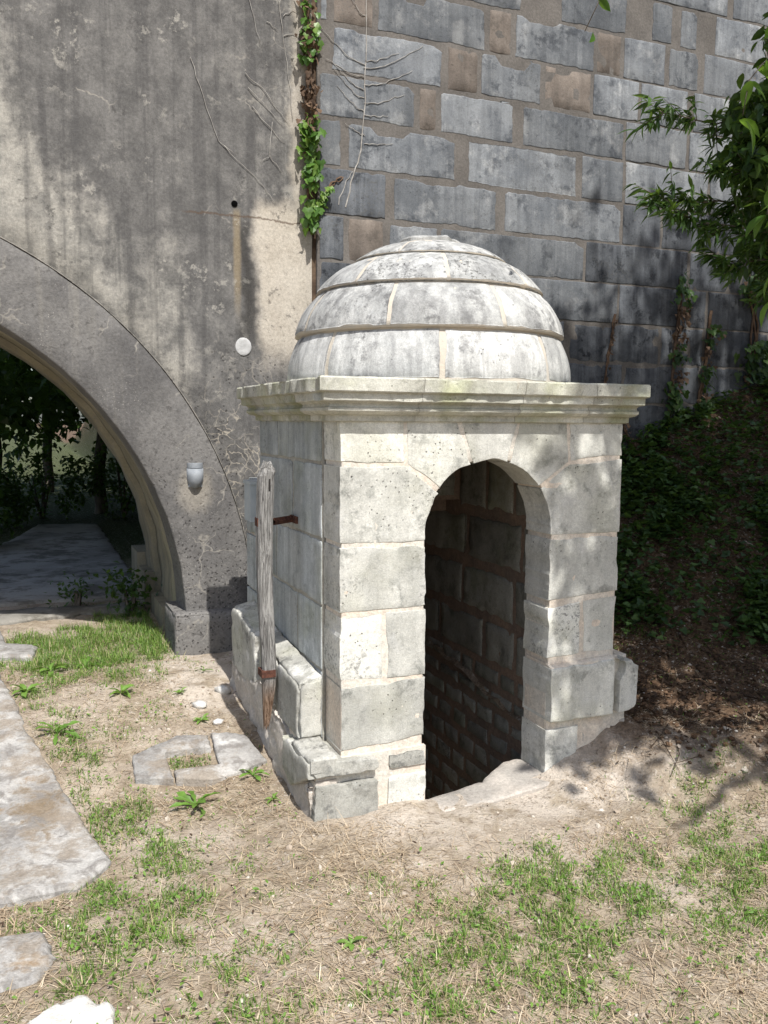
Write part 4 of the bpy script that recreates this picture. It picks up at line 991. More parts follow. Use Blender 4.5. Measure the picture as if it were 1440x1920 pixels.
col = b.mix(b.mt('MULTIPLY', b.mr(b.mt('ADD', sd_, b.mt('MULTIPLY', b.mt('SUBTRACT', n2, .5), .55)), .02, .13, 1, 0), .8), col, (.18, .125, .065))
col = b.mix(b.mt('MULTIPLY', b.mr(b.noise(P, 3.6, 8, .72), .47, .6), .75), col, (.27, .225, .175))
col = b.mul(col, b.mr(n3, .25, .75, .75, 1.2, False))
MAT['slab'] = b.out(col, .94, b.bump(b.mt('ADD', n2, b.mt('MULTIPLY', n3, .5)), .8, .014), spec=.15)
def slab(poly, z, label, depth=.1, group=None, amp=.006, rag=.014, tilt=0., hole=None):
    c = np.mean(poly, 0); t0 = thing('paving_slab', label, 'slab', (c[0], c[1], z), group)
    g0 = float(ground_h(c[:1], c[1:2], False)[0]); t0.location.z = g0+z
    f = lambda u, v, w: np.stack([u, v, ground_h(u, v, False)+z+w], 1)
    if hole is None: stone('slab_stone', poly, f, 'slab', t0, depth=depth, res=.03, coarse=.05, gap=0, rag=rag, rnd=.015, amp=amp, chip=.012)
    else:
        for pl in hole: stone('slab_stone', pl, f, 'slab', t0, depth=depth, res=.03, coarse=.04, gap=0, rag=rag*.5, rnd=.01, amp=amp)
    return t0
slab(SLABS[0], .02, 'large worn grey stone slab with an ochre stain at the left edge')
slab(SLABS[1], .03, 'small pale slab at the left edge beyond the large worn slab', depth=.12)
slab(SLABS[2], .02, 'flat grey slab beside the hut with grass growing in a square hole', amp=.006, rag=.02,
     hole=[[(.42, 4.07), (.60, 4.02), (.60, 4.28), (.83, 4.27), (.84, 4.41), (.67, 4.43), (.43, 4.30)], [(.605, 4.018), (.77, 3.96), (1.07, 4.07), (1.02, 4.38), (.845, 4.408), (.825, 4.10), (.605, 4.11)]])
slab(SLABS[3], .012, 'pale dusty slab half buried near the lower left corner', amp=.01)
rk = thing('rock', 'pale white rock at the bottom left corner', 'rock', (.05, 2.52, 0))
V, T, sm = stone_arr([(-.09, 2.44), (.19, 2.42), (.20, 2.52), (.12, 2.58), (.03, 2.59), (-.07, 2.54)], lambda u, v, w: np.stack([u, v, .045*np.exp(-((u-.06)/.16)**4)+w], 1), depth=.1, res=.02, gap=0, rag=.02, rnd=.02, amp=.012)
b = MB('white_rock'); P = b.pos(); n2 = b.noise(P, 12, 7, .68)
MAT['rock'] = b.out(b.mix(b.mr(n2, .35, .65), (.48, .46, .42), (.70, .69, .66)), .92, b.bump(b.mt('ADD', n2, b.mt('MULTIPLY', b.noise(P, 70, 4), .4)), .8, .015))
part('stone', V, T, MAT['rock'], rk, smooth=sm)

# ------------------------------------------------------------------ pebbles, clods, litter
def pebble_tpl(seed):
    r_ = np.random.RandomState(seed); t = (1+5**.5)/2
    v = np.array([(-1, t, 0), (1, t, 0), (-1, -t, 0), (1, -t, 0), (0, -1, t), (0, 1, t), (0, -1, -t), (0, 1, -t), (t, 0, -1), (t, 0, 1), (-t, 0, -1), (-t, 0, 1)])/1.9
    f = [(0, 11, 5), (0, 5, 1), (0, 1, 7), (0, 7, 10), (0, 10, 11), (1, 5, 9), (5, 11, 4), (11, 10, 2), (10, 7, 6), (7, 1, 8), (3, 9, 4), (3, 4, 2), (3, 2, 6), (3, 6, 8), (3, 8, 9), (4, 9, 5), (2, 4, 11), (6, 2, 10), (8, 6, 7), (9, 8, 1)]
    return v*r_.uniform(.7, 1.25, (12, 1))*np.array([1, .8, .6]), f
def scatter_ground(tpls, xy, size, lift=.0, flat=.4):
    L = []; idx = rs.randint(0, len(tpls), len(xy))
    for k, tp in enumerate(tpls):
        q = idx == k
        if not q.any(): continue
        p = xy[q]; n = len(p); z = ground_h(p[:, 0], p[:, 1])+lift
        R = rotm(rs.uniform(0, 6.28, n), rs.normal(0, flat, n), rs.normal(0, flat, n))
        L.append(scatter(tp, np.stack([p[:, 0], p[:, 1], z], 1), R, size[q]))
    return cat_arrays(L)
PEB = [pebble_tpl(k) for k in range(5)]
b = MB('pebble'); a = b.attr(); MAT['pebble'] = b.out(b.ramp(a, [(0, (.22, .165, .12)), (.55, (.40, .335, .265)), (.9, (.52, .47, .40)), (1, (.66, .63, .57))]), .93, spec=.15)
xy = sample(14000, -.5, 4.4, 1.8, 5.6, lambda x, y: .28+.7*blob(x, y, 2.75, 3.25, .5, .35)+.4*blob(x, y, .9, 5.0, .35, .6))
n = len(xy); V, T = scatter_ground(PEB, xy, rs.gamma(1.6, .0026, n)+.0018, .001)
o = link('pebbles', mesh_tris('pebbles', V, T, False, np.repeat(rs.uniform(0, 1, n), 12)), MAT['pebble']); tag(o, 'small pale pebbles scattered over the dry ground', 'pebbles', kind='stuff')
def bankd(x, y):
    s_ = (x-2.7)*.6+(y-3.6)*.8; return sstep(-.35, .15, s_)*sstep(2.3, 2.8, x)
b = MB('clod'); a = b.attr(); P = b.pos(); MAT['clod'] = b.out(b.mul(b.ramp(a, [(0, (.07, .042, .026)), (1, (.17, .11, .07))]), b.mr(b.noise(P, 60, 4), .3, .7, .7, 1.2, False)), .97, b.bump(b.noise(P, 90, 4), .8, .01), spec=.08)
xy = sample(9000, 2.3, 4.6, 2.6, 5.0, lambda x, y: bankd(x, y)*(.35+blob(x, y, 3.05, 3.7, .45, .5)))
n = len(xy); V, T = scatter_ground(PEB, xy, rs.uniform(.005, .022, n), .004)
o = link('soil_clods', mesh_tris('soil_clods', V, T, False, np.repeat(rs.uniform(0, 1, n), 12)), MAT['clod']); tag(o, 'crumbled brown earth to the right of the hut', 'soil', kind='stuff')
xy = sample(24000, -.3, 6.6, 1.8, 5.75, lambda x, y: bankd(x, y)+.035)
n = len(xy); V, T = scatter_ground([LEAF_SIMPLE, LEAF_OVAL], xy, rs.uniform(.012, .05, n)*np.where(bankd(xy[:, 0], xy[:, 1]) > .3, 1, .5), .012, .5)
o = link('leaf_litter', mesh_tris('leaf_litter', V, T, False, None), MAT['litter']); tag(o, 'brown dead leaves over the shaded bank', 'leaf litter', kind='stuff')
L = []
xy = sample(2600, 2.4, 6.4, 2.4, 5.7, lambda x, y: bankd(x, y)*.8)
for x, y in xy[:900]:
    a = rs.uniform(0, 6.28); l = rs.uniform(.06, .3); x2, y2 = x+l*math.cos(a), y+l*math.sin(a); xm, ym = (x+x2)/2+rs.uniform(-.03, .03), (y+y2)/2+rs.uniform(-.03, .03)
    L.append(tube_arr([(x, y, gh(x, y)+.012), (xm, ym, gh(xm, ym)+rs.uniform(.015, .05)), (x2, y2, gh(x2, y2)+.012)], [.003, .0025, .0012], 3, False))
V, T = cat_arrays(L); o = link('twigs', mesh_tris('twigs', V, T, True), MAT['litter']); tag(o, 'fallen twigs and dry stems on the bank', 'twigs', kind='stuff')
# ivy carpet on the bank
def ivyd(x, y):
    s_ = (x-2.7)*.6+(y-3.6)*.8
    n = fbm2(x, y, 2.2, 61, 4); return sstep(1.0, 1.6, s_)*sstep(2.6, 3.1, x)*(.22+1.2*sstep(.44, .57, n))
x = rs.uniform(2.7, 6.8, 110000); y = rs.uniform(3.6, YW-.05, 110000); k = rs.uniform(0, 1.3, 110000) < ivyd(x, y)
xy = np.stack([x[k], y[k]], 1)[:30000]; n = len(xy)
P3 = np.stack([xy[:, 0], xy[:, 1], ground_h(xy[:, 0], xy[:, 1])+rs.uniform(.03, .14, n)], 1)
# leaves lean out of the slope, towards the light
V, T = scatter(IVY, P3, rotm(rs.uniform(0, 6.28, n), rs.normal(.1, .4, n), rs.normal(0, .4, n)), rs.uniform(.03, .06, n))
tt = np.repeat(rs.uniform(0, 1, n), len(IVY[0]))
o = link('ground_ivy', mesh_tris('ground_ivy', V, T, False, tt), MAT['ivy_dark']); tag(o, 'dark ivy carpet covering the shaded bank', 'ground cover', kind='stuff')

# ------------------------------------------------------------------ broad-leaved weeds, each leaf its own part
def weed_leaf(kind):
    if kind == 0: o_ = [(0, .012), (.15, .05), (.3, .035), (.45, .09), (.6, .06), (.78, .12), (.9, .07), (1, .0)]
    else: o_ = [(0, .015), (.25, .10), (.5, .16), (.78, .12), (1, .0)]
    V, T = leaf_tpl(o_, .25, .0)
    V = np.array(V); V[:, 2] += .42*V[:, 1]-.62*V[:, 1]**2
    me = mesh_tris('leaf', V, T, True, np.full(len(V), .25+.5*kind)); me.materials.append(MAT['weed']); return me
WL = [weed_leaf(0), weed_leaf(1)]
WEEDS = [(.66, 3.80, .115, 10, 0, 'large dandelion rosette with upright leaves in front of the holed slab'), (.97, 3.99, .085, 8, 0, 'dandelion with spread leaves on the near right corner of the holed slab'),
         (.10, 4.63, .12, 9, 0, 'dandelion growing against the right edge of the large worn slab'), (.46, 5.02, .085, 8, 1, 'small leafy weed alone on the dry ground left of the hut'),
         (.98, 5.27, .065, 7, 0, 'dandelion on the pale dust just in front of the arch foot'), (.84, 4.62, .055, 7, 1, 'tiny weed between the white stones left of the hut'),
         (.10, 5.62, .11, 10, 1, 'tufted weed beside the far end of the large worn slab'), (-.05, 5.25, .1, 9, 1, 'leafy weed spilling over the far edge of the large worn slab'),
         (.30, 5.62, .10, 9, 0, 'dandelion at the near border of the green patch by the arch'), (.78, 4.95, .05, 6, 1, 'low weed on the pale dust behind the holed slab'),
         (1.0, 3.72, .05, 6, 1, 'small weed between the holed slab and the foot of the hut'), (.95, 2.55, .05, 6, 1, 'small round-leaved weed in the straw of the foreground'), (.42, 2.22, .07, 7, 1, 'broad-leaved weed at the bottom edge right of the white rock')]
rw = random.Random(5)
for x, y, s_, n, k, lab in WEEDS:
    w = thing('weed', lab, 'weed', (x, y, gh(x, y)), 'broad-leaved weeds left of the hut')
    for i in range(n):
        o = link('leaf', WL[k], None, w)
        o.rotation_euler = (rw.uniform(.0, .75), rw.uniform(-.4, .4), 2*math.pi*i/n+rw.uniform(-.35, .35)); o.scale = (s_*rw.uniform(.8, 1.3),)+(s_*rw.uniform(.7, 1.15),)*2
        o.location = (0, 0, .004)
# loose white stones left of the hut
MAT['chalk'] = MAT['rock']
for x, y, r_, lab in [(.86, 4.78, .045, 'white chalky stone lying left of the hut, larger of two'), (.92, 4.56, .03, 'white chalky stone lying left of the hut, smaller of two'), (1.03, 4.93, .055, 'pale rounded stone against the rear foot of the hut')]:
    st_ = thing('loose_stone', lab, 'stone', (x, y, gh(x, y)))
    v, f = pebble_tpl(int(x*100)); v = np.array(v)*r_
    V = np.array(v)+np.array([x, y, gh(x, y)+.012]); part('stone', V, f, MAT['rock'], st_, smooth=True)

# ------------------------------------------------------------------ climbers on the walls
def creeper(name, label, stems, mat, cat='creeper', group=None):
    t0 = thing(name, label, cat, (stems[0][0][0][0], YW, stems[0][0][0][2]), group); L = []
    for pts, r in stems:
        n = len(pts); L.append(tube_arr(pts, np.linspace(r, r*.45, n), 5))
    V, T = cat_arrays(L); part('stem', V, T, mat, t0); return t0
def wallp(pts, y=YW-.007, seed=0, amp=.006, sub=4):
    out = []; rr_ = random.Random(seed)
    for (a, c) in zip(pts[:-1], pts[1:]):
        for k in range(sub):
            t = k/sub; out.append((a[0]+(c[0]-a[0])*t+rr_.uniform(-amp, amp), y+rr_.uniform(-.003, .003), a[1]+(c[1]-a[1])*t+rr_.uniform(-amp, amp)))
    out.append((pts[-1][0], y, pts[-1][1])); return out
main = [(2.10, 3.22), (2.15, 3.45), (2.21, 3.62), (2.235, 3.95), (2.24, 4.3), (2.245, 4.62), (2.235, 4.95)]
stems = [(wallp(main, seed=1), .006), (wallp([(2.04, 3.24), (2.10, 3.4), (2.15, 3.47)], seed=2), .004)]
for i, (z, dx, dz, sd_) in enumerate([(3.66, .22, .03, 1), (3.85, .18, .02, 1), (3.93, .30, .10, 1), (4.05, .36, .15, 1), (4.16, .44, .22, 1), (4.21, .26, .09, 1), (3.88, .20, .14, -1), (3.96, .22, .16, -1), (4.02, .24, .15, -1), (4.10, .28, .08, -1), (4.18, .33, .21, -1), (4.62, .2, .2, 1), (4.66, .16, .14, -1), (4.5, .1, .1, -1), (3.72, .14, .06, -1)]):
    x = 2.23; stems.append((wallp([(x, z), (x+sd_*dx*.35, z+dz*.15), (x+sd_*dx*.7, z+dz*.6), (x+sd_*dx, z+dz)], seed=10+i), .003))
creeper('bare_creeper', 'pale leafless creeper with herringbone side shoots on the stone wall above the dome', stems, MAT['stem'])
stems = []
for i, pl in enumerate([[(1.62, 4.55), (1.66, 4.25), (1.70, 3.95), (1.72, 3.75)], [(1.66, 4.28), (1.74, 4.30), (1.80, 4.27)], [(1.655, 4.4), (1.73, 4.45), (1.79, 4.42)], [(1.55, 4.35), (1.62, 4.3)], [(1.40, 4.0), (1.52, 3.92), (1.62, 3.80), (1.70, 3.72)], [(1.42, 3.92), (1.55, 3.80), (1.66, 3.70)], [(1.44, 3.80), (1.56, 3.68), (1.66, 3.60)], [(1.58, 3.72), (1.56, 3.5), (1.51, 3.46)], [(1.56, 3.50), (1.64, 3.40)], [(1.05, 4.05), (1.12, 3.82), (1.22, 3.55), (1.38, 3.42), (1.52, 3.30), (1.60, 3.20)], [(1.25, 3.53), (1.32, 3.49)], [(1.38, 4.6), (1.46, 4.35), (1.5, 4.2)]]):
    stems.append((wallp(pl, seed=40+i, amp=.006), .0024))
creeper('bare_creeper', 'thin leafless creeper stems sprawling over the dark plaster beside the ivy', stems, MAT['stem'])

def ivy(name, label, path, n, size, mat, spread, seed, brown=0, depth=.05, stem_r=.01, segs=None, bsegs=None):
    r_ = np.random.RandomState(seed); pts = np.array(path, float)
    t0 = thing(name, label, 'ivy', (pts[0][0], YW, pts[0][1]))
    L = []
    for k in range(3):
        pl = [(p[0]+r_.uniform(-1, 1)*spread*.3, p[1]) for p in path]
        L.append(tube_arr(wallp(pl, YW-.015, seed+k, .012), stem_r, 5))
    V, T = cat_arrays(L); part('stem', V, T, MAT['bstem'], t0)
    seg = np.hypot(*np.diff(pts, axis=0).T); cum = np.concatenate([[0], np.cumsum(seg)])
    def make(nm, cnt, mt_, sz, sg=None):
        # clumps along the stem
        cl = r_.uniform(0, cum[-1], max(3, cnt//14))
        if sg:
            w_ = np.array([q[2] for q in sg], float); k_ = r_.choice(len(sg), len(cl), p=w_/w_.sum()); cl = np.array([r_.uniform(sg[i][0]-path[0][1], sg[i][1]-path[0][1]) for i in k_])
        t = np.clip(cl[r_.randint(0, len(cl), cnt)]+r_.normal(0, .04, cnt), 0, cum[-1])
        x = np.interp(t, cum, pts[:, 0])+r_.normal(0, spread*.5, cnt); z = np.interp(t, cum, pts[:, 1])+r_.normal(0, .015, cnt)
        y = YW-.02-r_.uniform(0, depth, cnt)
        # hang: leaf length points down and out, face towards -Y
        R = rotm(r_.normal(0, .6, cnt), np.full(cnt, -1.9)+r_.normal(0, .35, cnt), r_.normal(0, .45, cnt))
        V, T = scatter(IVY, np.stack([x, y, z], 1), R, sz*r_.uniform(.4, 1.35, cnt))
        part(nm, V, T, mt_, t0, smooth=False, attr=np.repeat(r_.uniform(0, 1, cnt), len(IVY[0])))
    make('foliage', n, mat, size, segs)
    if brown: make('dead_foliage', brown, MAT['litter'], size*.7, bsegs)
    return t0
iv = ivy('climbing_ivy', 'green ivy with a brown dead stretch climbing the vertical joint between plaster and stone', [(1.84, 3.05), (1.83, 3.3), (1.82, 3.6), (1.83, 3.9), (1.82, 4.2), (1.80, 4.6), (1.81, 5.0)], 330, .062, MAT['ivy'], .06, 71, 200, .09, segs=[(3.08, 3.22, 1.2), (3.3, 3.72, 3.), (4.2, 4.32, .9), (4.4, 4.5, .7), (4.6, 5.0, 1.2)], bsegs=[(3.72, 4.25, 3), (4.25, 5., 1)])
ivy('climbing_ivy', 'short ivy spray reaching from the joint onto the stone wall', [(1.86, 3.17), (1.93, 3.28), (2.0, 3.37), (2.07, 3.42)], 46, .05, MAT['ivy'], .02, 72, 0, .05, .004)
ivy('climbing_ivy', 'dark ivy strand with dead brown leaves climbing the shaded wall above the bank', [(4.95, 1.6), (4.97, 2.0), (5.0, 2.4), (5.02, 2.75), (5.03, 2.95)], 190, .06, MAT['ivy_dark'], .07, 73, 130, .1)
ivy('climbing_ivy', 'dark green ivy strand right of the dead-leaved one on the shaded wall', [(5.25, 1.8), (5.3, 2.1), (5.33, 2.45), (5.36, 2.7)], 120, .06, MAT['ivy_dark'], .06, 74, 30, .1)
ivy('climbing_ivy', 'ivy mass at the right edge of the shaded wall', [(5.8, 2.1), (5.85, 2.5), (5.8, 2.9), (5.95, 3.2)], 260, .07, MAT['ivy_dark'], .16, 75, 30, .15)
ivy('dead_creeper', 'short rust-brown dead creeper on the wall right of the dome', [(4.30, 2.05), (4.33, 2.3), (4.38, 2.62)], 6, .03, MAT['litter'], .015, 76, 40, .03, .006)
ivy('dead_creeper', 'rust-brown dead creeper on the wall just above the right cornice end', [(4.42, 1.9), (4.50, 1.75), (4.6, 1.5)], 8, .035, MAT['litter'], .03, 77, 50, .04, .006)

# ------------------------------------------------------------------ trees
def branch_tree(trunk, limbs, r0, name, label, mat_leaf, clusters, tpl, size, seed, cat='tree', group=None, loc=None, lean=.9):
    """trunk/limbs: polylines; clusters: [(centre, radii, n)]"""
    r_ = np.random.RandomState(seed)
    loc = loc or (trunk[0][0], trunk[0][1], trunk[0][2]); t0 = thing(name, label, cat, loc, group)
    def smooth_line(p, k=6, amp=.05):
        p = [np.array(q, float) for q in p]; out = []
        for a, c in zip(p[:-1], p[1:]):
            for i in range(k): out.append(a+(c-a)*i/k+r_.uniform(-amp, amp, 3)*(1 if i else .3))
        out.append(p[-1]); return out
    tr = smooth_line(trunk); V, T = tube_arr(tr, np.linspace(r0, r0*.45, len(tr)), 9); part('trunk', V, T, MAT['bark'], t0)
    L = []
    for p, ra, rb in limbs:
        q = smooth_line(p, 5, .03); L.append(tube_arr(q, np.linspace(ra, rb, len(q)), 6))
    if L: V, T = cat_arrays(L); part('limbs', V, T, MAT['bark'], t0)
    Pp = []; Rr = []; S = []
    for c, rd, n in clusters:
        # sub-clumps in the volume, leaves around each clump
        m_ = max(1, n//28); u = r_.normal(0, 1, (m_, 3)); u /= np.linalg.norm(u, axis=1)[:, None]
        q = np.array(c)+u*(r_.uniform(.25, 1, m_)**.6)[:, None]*np.array(rd)
        k = r_.randint(0, m_, n); sp = np.mean(rd)*.16
        Pp.append(q[k]+r_.normal(0, 1, (n, 3))*sp)
        S.append(size*r_.uniform(.6, 1.3, n))
    Pp = np.concatenate(Pp); S = np.concatenate(S); n = len(Pp)
    R = rotm(r_.uniform(0, 6.28, n), r_.normal(-.5, .5, n), r_.normal(0, .5, n))
    V, T = scatter(tpl, Pp, R, S)
    part('crown', V, T, mat_leaf, t0, smooth=False, attr=np.repeat(r_.uniform(0, 1, n), len(tpl[0])))
    return t0

# the big tree right of the frame: its crown shades the bank, its low branches hang into view
gt = gh(5.6, 1.9)
cl = [((2.66, .4, 5.4), (.6, .5, 1.0), 640), ((5.4, .9, 6.6), (1.9, 1.6, 2.4), 4200), ((4.3, .6, 5.6), (1.1, 1.2, 1.6), 1900), ((3.9, 1.0, 7.2), (.8, 1.2, 1.5), 1100), ((6.8, 1.5, 5.6), (1.8, 1.8, 2.4), 3000), ((3.35, .3, 4.5), (.5, .7, .6), 260),
      ((4.6, 2.3, 4.9), (.9, .9, .8), 1500), ((5.2, 1.9, 4.3), (1.5, 1.0, .9), 3200), ((4.1, 1.3, 5.2), (.7, .9, .8), 1000), ((7.0, 2.2, 4.6), (1.4, 1.2, 1.2), 1800), ((5.2, .9, 8.4), (1.5, 1.2, 1.0), 2000), ((4.4, 1.0, 7.9), (.7, .9, .9), 800), ((4.3, .8, 3.8), (.6, .6, .6), 500)]
big = branch_tree([(5.7, 1.9, gt-.2), (5.6, 1.8, 2.5), (5.4, 1.5, 4.5), (5.3, 1.1, 6.5), (5.4, .9, 8.3)],
    [([(5.5, 1.7, 3.2), (4.8, 1.2, 4.6), (4.2, .7, 5.6)], .09, .02), ([(5.4, 1.5, 4.2), (6.3, 1.5, 5.2), (6.9, 1.5, 6)], .09, .02), ([(5.5, 1.7, 3.0), (4.2, .8, 3.7), (3.1, .2, 4.0), (2.6, -.3, 4.5)], .06, .012), ([(5.3, 1.2, 5.8), (4.5, 1.0, 6.8), (3.9, 1., 7.3)], .06, .015)],
    .2, 'broadleaf_tree', 'leafy tree at the right edge with low branches hanging into view', MAT['tree'], cl, LEAF_SIMPLE, .15, 91)
org = np.array(big.location)
# in-view low branches: narrow leaves on fine twigs
r_ = np.random.RandomState(7)
twigs = [[(5.2, 2.6, 3.6), (4.4, 3.2, 3.35), (3.7, 3.55, 3.2), (3.2, 3.62, 3.10), (2.95, 3.6, 3.12)], [(4.6, 3.0, 3.1), (3.9, 3.4, 2.85), (3.4, 3.55, 2.72), (2.98, 3.6, 2.72)], [(4.8, 2.9, 3.0), (4.0, 3.3, 2.7), (3.5, 3.5, 2.56), (3.05, 3.55, 2.60)],
         [(4.7, 2.9, 2.8), (4.1, 3.3, 2.55), (3.6, 3.5, 2.42), (3.35, 3.55, 2.42)], [(5.0, 2.6, 3.5), (4.3, 3.1, 3.15), (3.75, 3.4, 2.98), (3.45, 3.5, 2.98)], [(4.6, 2.9, 2.9), (4.0, 3.2, 2.62), (3.7, 3.4, 2.40), (3.6, 3.45, 2.30)], [(4.8, 2.8, 3.2), (4.2, 3.2, 2.95), (3.7, 3.45, 2.82), (3.25, 3.5, 2.86)],
         [(4.9, 2.8, 2.7), (4.2, 3.2, 2.4), (3.85, 3.4, 2.2)], [(4.9, 2.7, 3.1), (4.3, 3.1, 2.75), (3.95, 3.3, 2.55)]]
L = []; Pp = []; D = []
for tw in twigs:
    p = np.array(tw)+np.array([0, 0, .17]); seg = np.linalg.norm(np.diff(p, axis=0), axis=1); cum = np.concatenate([[0], np.cumsum(seg)])
    t = np.linspace(0, cum[-1], 22); q = np.stack([np.interp(t, cum, p[:, i]) for i in range(3)], 1)+r_.normal(0, .012, (22, 3))
    L.append(tube_arr(q, np.linspace(.012, .003, 22), 5))
    for i in range(8, 22):
        for s_ in range(4):
            d = q[i]-q[i-1]; d /= np.linalg.norm(d); d = d+r_.normal(0, .55, 3)+np.array([0, 0, -.05]); d /= np.linalg.norm(d)
            l = r_.uniform(.06, .17); e = q[i]+d*l; L.append(tube_arr([q[i], (q[i]+e)/2+r_.normal(0, .006, 3), e], [.0025, .002, .001], 4, False))
            m_ = 13; tt_ = r_.uniform(.15, 1.05, m_); Pp.append(q[i]+d*l*tt_[:, None]); D.append(np.repeat(d[None], m_, 0))
V, T = cat_arrays(L); part('twigs', V, T, MAT['bark'], big)
Pp = np.concatenate(Pp); D = np.concatenate(D); n = len(Pp)
yw = np.arctan2(-D[:, 0], D[:, 1])+r_.normal(0, .8, n)
V, T = scatter(LEAF_LONG, Pp, rotm(yw, r_.normal(-.25, .5, n), r_.normal(0, .5, n)), r_.uniform(.05, .10, n))
part('low_foliage', V, T, MAT['tree'], big, smooth=False, attr=np.repeat(np.clip(r_.normal(.5, .3, n), 0, 1), len(LEAF_LONG[0])))
# dense leafy mass filling the right edge
cl2 = [((3.70, 3.5, 3.15), (.36, .2, .36), 2300), ((3.9, 3.6, 2.75), (.3, .2, .26), 1100), ((3.75, 3.4, 3.72), (.26, .2, .22), 650), ((4.3, 3.4, 3.2), (.4, .3, .5), 900)]
Pp = []
for c, rd, n in cl2:
    m_ = n//22; u = r_.normal(0, 1, (m_, 3)); u /= np.linalg.norm(u, axis=1)[:, None]; q = np.array(c)+u*(r_.uniform(.2, 1, m_)**.6)[:, None]*np.array(rd); k = r_.randint(0, m_, n); Pp.append(q[k]+r_.normal(0, .05, (n, 3)))
Pp = np.concatenate(Pp); n = len(Pp)
V, T = scatter(LEAF_OVAL, Pp, rotm(r_.uniform(0, 6.28, n), r_.normal(-.6, .5, n), r_.normal(0, .5, n)), r_.uniform(.05, .10, n))
part('edge_foliage', V, T, MAT['tree'], big, smooth=False, attr=np.repeat(r_.uniform(0, 1, n), len(LEAF_OVAL[0])))
# nearest big leaves, one object each, and the shoots that carry them
def big_leaf(k):
    V, T = leaf_tpl([(0, .0), (.12, .13), (.3, .22), (.5, .24), (.7, .18), (.87, .08), (1, .0)], .18, .3)
    me = mesh_tris('leaf', V, T, True, np.full(len(V), k)); me.materials.append(MAT['tree_near']); return me
BL = [big_leaf(k) for k in (.1, .4, .7, 1.)]
shoots = [[(3.9, 2.75, 3.9), (2.98, 2.75, 3.35), (2.66, 2.72, 3.12), (2.62, 2.70, 2.95)], [(3.8, 2.7, 3.5), (2.95, 2.65, 3.0), (2.74, 2.62, 2.8), (2.70, 2.6, 2.55)], [(3.8, 2.7, 3.2), (2.98, 2.7, 2.7), (2.84, 2.7, 2.5), (2.79, 2.68, 2.25)], [(3.9, 2.8, 3.3), (3.1, 2.8, 2.95), (2.86, 2.78, 2.75), (2.82, 2.76, 2.6)], [(3.9, 2.6, 3.6), (3.05, 2.7, 3.2), (2.84, 2.72, 2.95), (2.79, 2.7, 2.7)], [(3.9, 2.6, 3.9), (3.1, 2.7, 3.55), (2.80, 2.72, 3.35), (2.74, 2.7, 3.2)], [(3.5, 2.4, 4.4), (2.6, 2.9, 3.75), (2.22, 3.1, 3.46), (2.16, 3.12, 3.34)]]
L = []
for si, tw in enumerate(shoots):
    p = np.array(tw); seg = np.linalg.norm(np.diff(p, axis=0), axis=1); cum = np.concatenate([[0], np.cumsum(seg)]); t = np.linspace(0, cum[-1], 14)
    q = np.stack([np.interp(t, cum, p[:, i]) for i in range(3)], 1)+r_.normal(0, .008, (14, 3)); L.append(tube_arr(q, np.linspace(.008, .002, 14), 5))
    for i in range(4 if si < 6 else 11, 14):
        for s_ in range(2 if si < 6 else 1):
            o = link('leaf', BL[r_.randint(0, 4)], None, big); o.location = tuple(q[i]+r_.normal(0, .012, 3)-org)
            o.rotation_euler = (r_.normal(-.75, .4), r_.normal(0, .5), r_.uniform(0, 6.28)); k = r_.uniform(.075, .135) if si < 6 else .07; o.scale = (k, k, k)
V, T = cat_arrays(L); part('shoots', V, T, MAT['bark'], big)

# trees beyond the arch: two kinds of leaf mass, each tree an individual
def far_tree(x, y, h, r, lab, seed, n=5200, sz=.2):
    z = gh(x, y)
    cl = [((x, y, z+h*.62), (r, r, h*.36), int(n*.6)), ((x+.35*r, y-.2*r, z+h*.42), (r*.75, r*.7, h*.2), int(n*.2)), ((x-.4*r, y+.1*r, z+h*.45), (r*.7, r*.7, h*.22), int(n*.2))]
    return branch_tree([(x, y, z-.2), (x+.1, y, z+h*.3), (x-.1, y+.1, z+h*.6), (x, y, z+h*.85)], [([(x, y, z+h*.28), (x+.5*r, y-.2, z+h*.45)], .05, .015), ([(x, y, z+h*.33), (x-.5*r, y+.1, z+h*.5)], .05, .015)], .11, 'broadleaf_tree', lab, MAT['tree'], cl, LEAF_SIMPLE, sz, seed, group='trees beyond the arch')
far_tree(1.1, 15.2, 6.0, 1.9, 'dark leafy tree straight behind the end of the concrete path under the arch', 201, 5200)
far_tree(2.9, 13.6, 6.0, 2.0, 'dark tree partly hidden by the right side of the arch', 202, 4500)
far_tree(-.6, 17.5, 5.0, 1.5, 'loose leafy tree seen left of the path through the arch', 203, 3600)
far_tree(.4, 20., 8.0, 2.4, 'taller tree behind the others beyond the arch', 205, 4200, .24)
far_tree(-1.0, 13.2, 4.6, 1.4, 'dark tree leaning over the left border of the path beyond the arch', 207, 2400)
far_tree(1.9, 11.6, 7.0, 1.5, 'dark tree standing closest behind the right side of the arch', 208, 3800)
far_tree(3.6, 19., 8.5, 2.8, 'tall tree furthest right beyond the arch, mostly hidden', 206, 3500, .26)
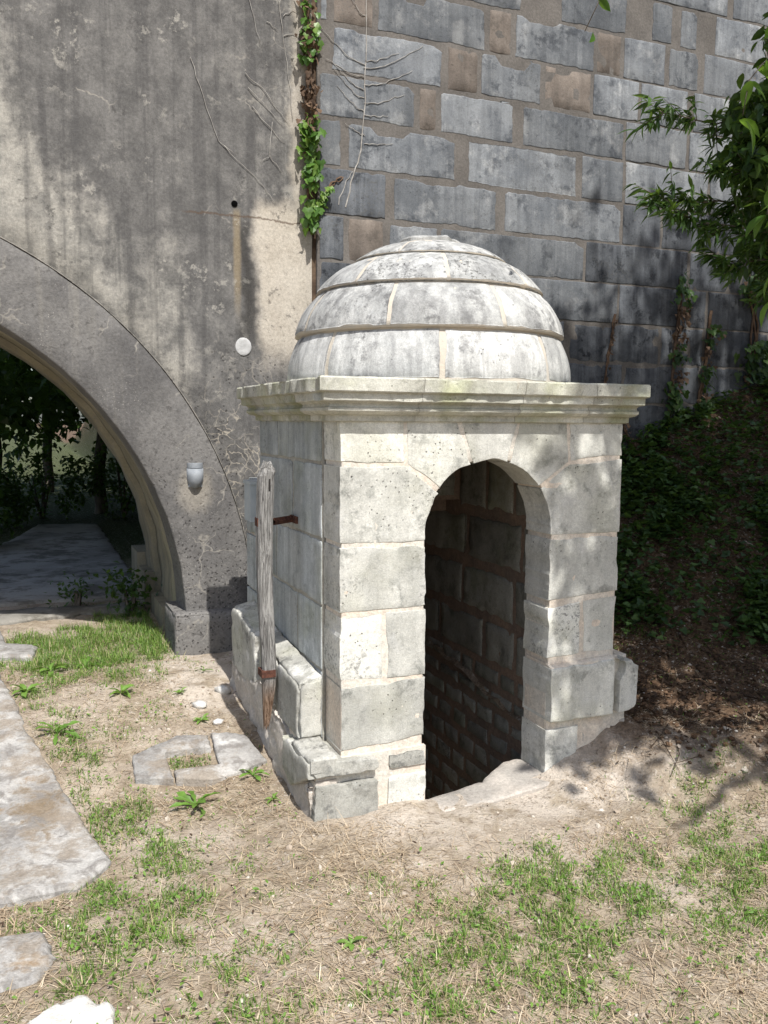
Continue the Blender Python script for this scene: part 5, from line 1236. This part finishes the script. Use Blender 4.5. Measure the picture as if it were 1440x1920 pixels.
def bush(x, y, r, h, lab, seed, n=1500, sz=.09):
    z = gh(x, y); t0 = thing('bush', lab, 'bush', (x, y, z), 'bushes beyond the arch'); q = np.random.RandomState(seed)
    L = [tube_arr([(x, y, z-.05), (x+q.uniform(-.4, .4)*r, y+q.uniform(-.3, .3)*r, z+h*.6)], [.02, .008], 4) for _ in range(5)]
    V, T = cat_arrays(L); part('stem', V, T, MAT['bark'], t0)
    m_ = n//20; u = q.normal(0, 1, (m_, 3)); u /= np.linalg.norm(u, axis=1)[:, None]; c = np.array([x, y, z+h*.5])+u*(q.uniform(.2, 1, m_)**.5)[:, None]*np.array([r, r*.8, h*.5]); k = q.randint(0, m_, n); Pq = c[k]+q.normal(0, .06, (n, 3))
    V, T = scatter(LEAF_SIMPLE, Pq, rotm(q.uniform(0, 6.28, n), q.normal(-.4, .5, n), q.normal(0, .5, n)), q.uniform(.6, 1.3, n)*sz)
    part('foliage', V, T, MAT['tree'], t0, smooth=False, attr=np.repeat(q.uniform(0, 1, n), 4))
bush(-.75, 11.3, .55, .8, 'low bush along the left border of the concrete path under the arch', 301)
bush(-.5, 13.5, .6, 1.0, 'taller bush further along the left border of the path', 302)
bush(.2, 14.6, .8, 1.2, 'dark bush closing the far end of the path', 303)
bush(1.4, 14.2, .8, 1.6, 'dark bush in the corner right of the path end', 304)
bush(-1.6, 9.9, .6, .7, 'leafy bush at the left edge just beyond the arch', 305)
bush(.72, 7.05, .16, .34, 'small dark leafy plant at the inner foot of the arch', 306, 260, .06)
bush(.35, 7.45, .12, .22, 'small plant growing in the gap between the two concrete slabs', 307, 120, .05)

# ------------------------------------------------------------------ stones hang under the wall, cornice or dome they belong to
kids = list(hut.children)
one = lambda n: [o for o in kids if o.name.split('.')[0] == n]
dome_, fw_, sw_, sh_ = one('dome')[0], one('front_wall')[0], one('side_wall')[0], one('shaft_wall')[0]
cor = one('cornice')                                     # front, left, right, back in this order
bpy.context.view_layer.update()
def mid(o):
    c = np.array([v.co for v in o.data.vertices]); return (c.min(0)+c.max(0))/2+np.array(hut.location), c.min(0)+np.array(hut.location), c.max(0)+np.array(hut.location)
for o in kids:
    n = o.name.split('.')[0]
    if n in ('dome_stone', 'finial_seat'): o.parent = dome_
    elif n in ('stone_block', 'cornice_block'):
        c, lo_, hi_ = mid(o); mt_ = o.data.materials[0].name
        if n == 'cornice_block':
            k = 0 if hi_[1] < YF+.2 else 3 if lo_[1] > YB-.2 else 1 if c[0] < 2 else 2
            o.parent = cor[k]
        elif mt_ == 'limestone_inside': o.parent = sh_
        elif hi_[1] < YF+.3 and mt_ in ('limestone_front', 'limestone_plinth'): o.parent = fw_
        elif mt_ == 'limestone_side' and hi_[0] < 1.5 and hi_[1] < YB+.05: o.parent = sw_
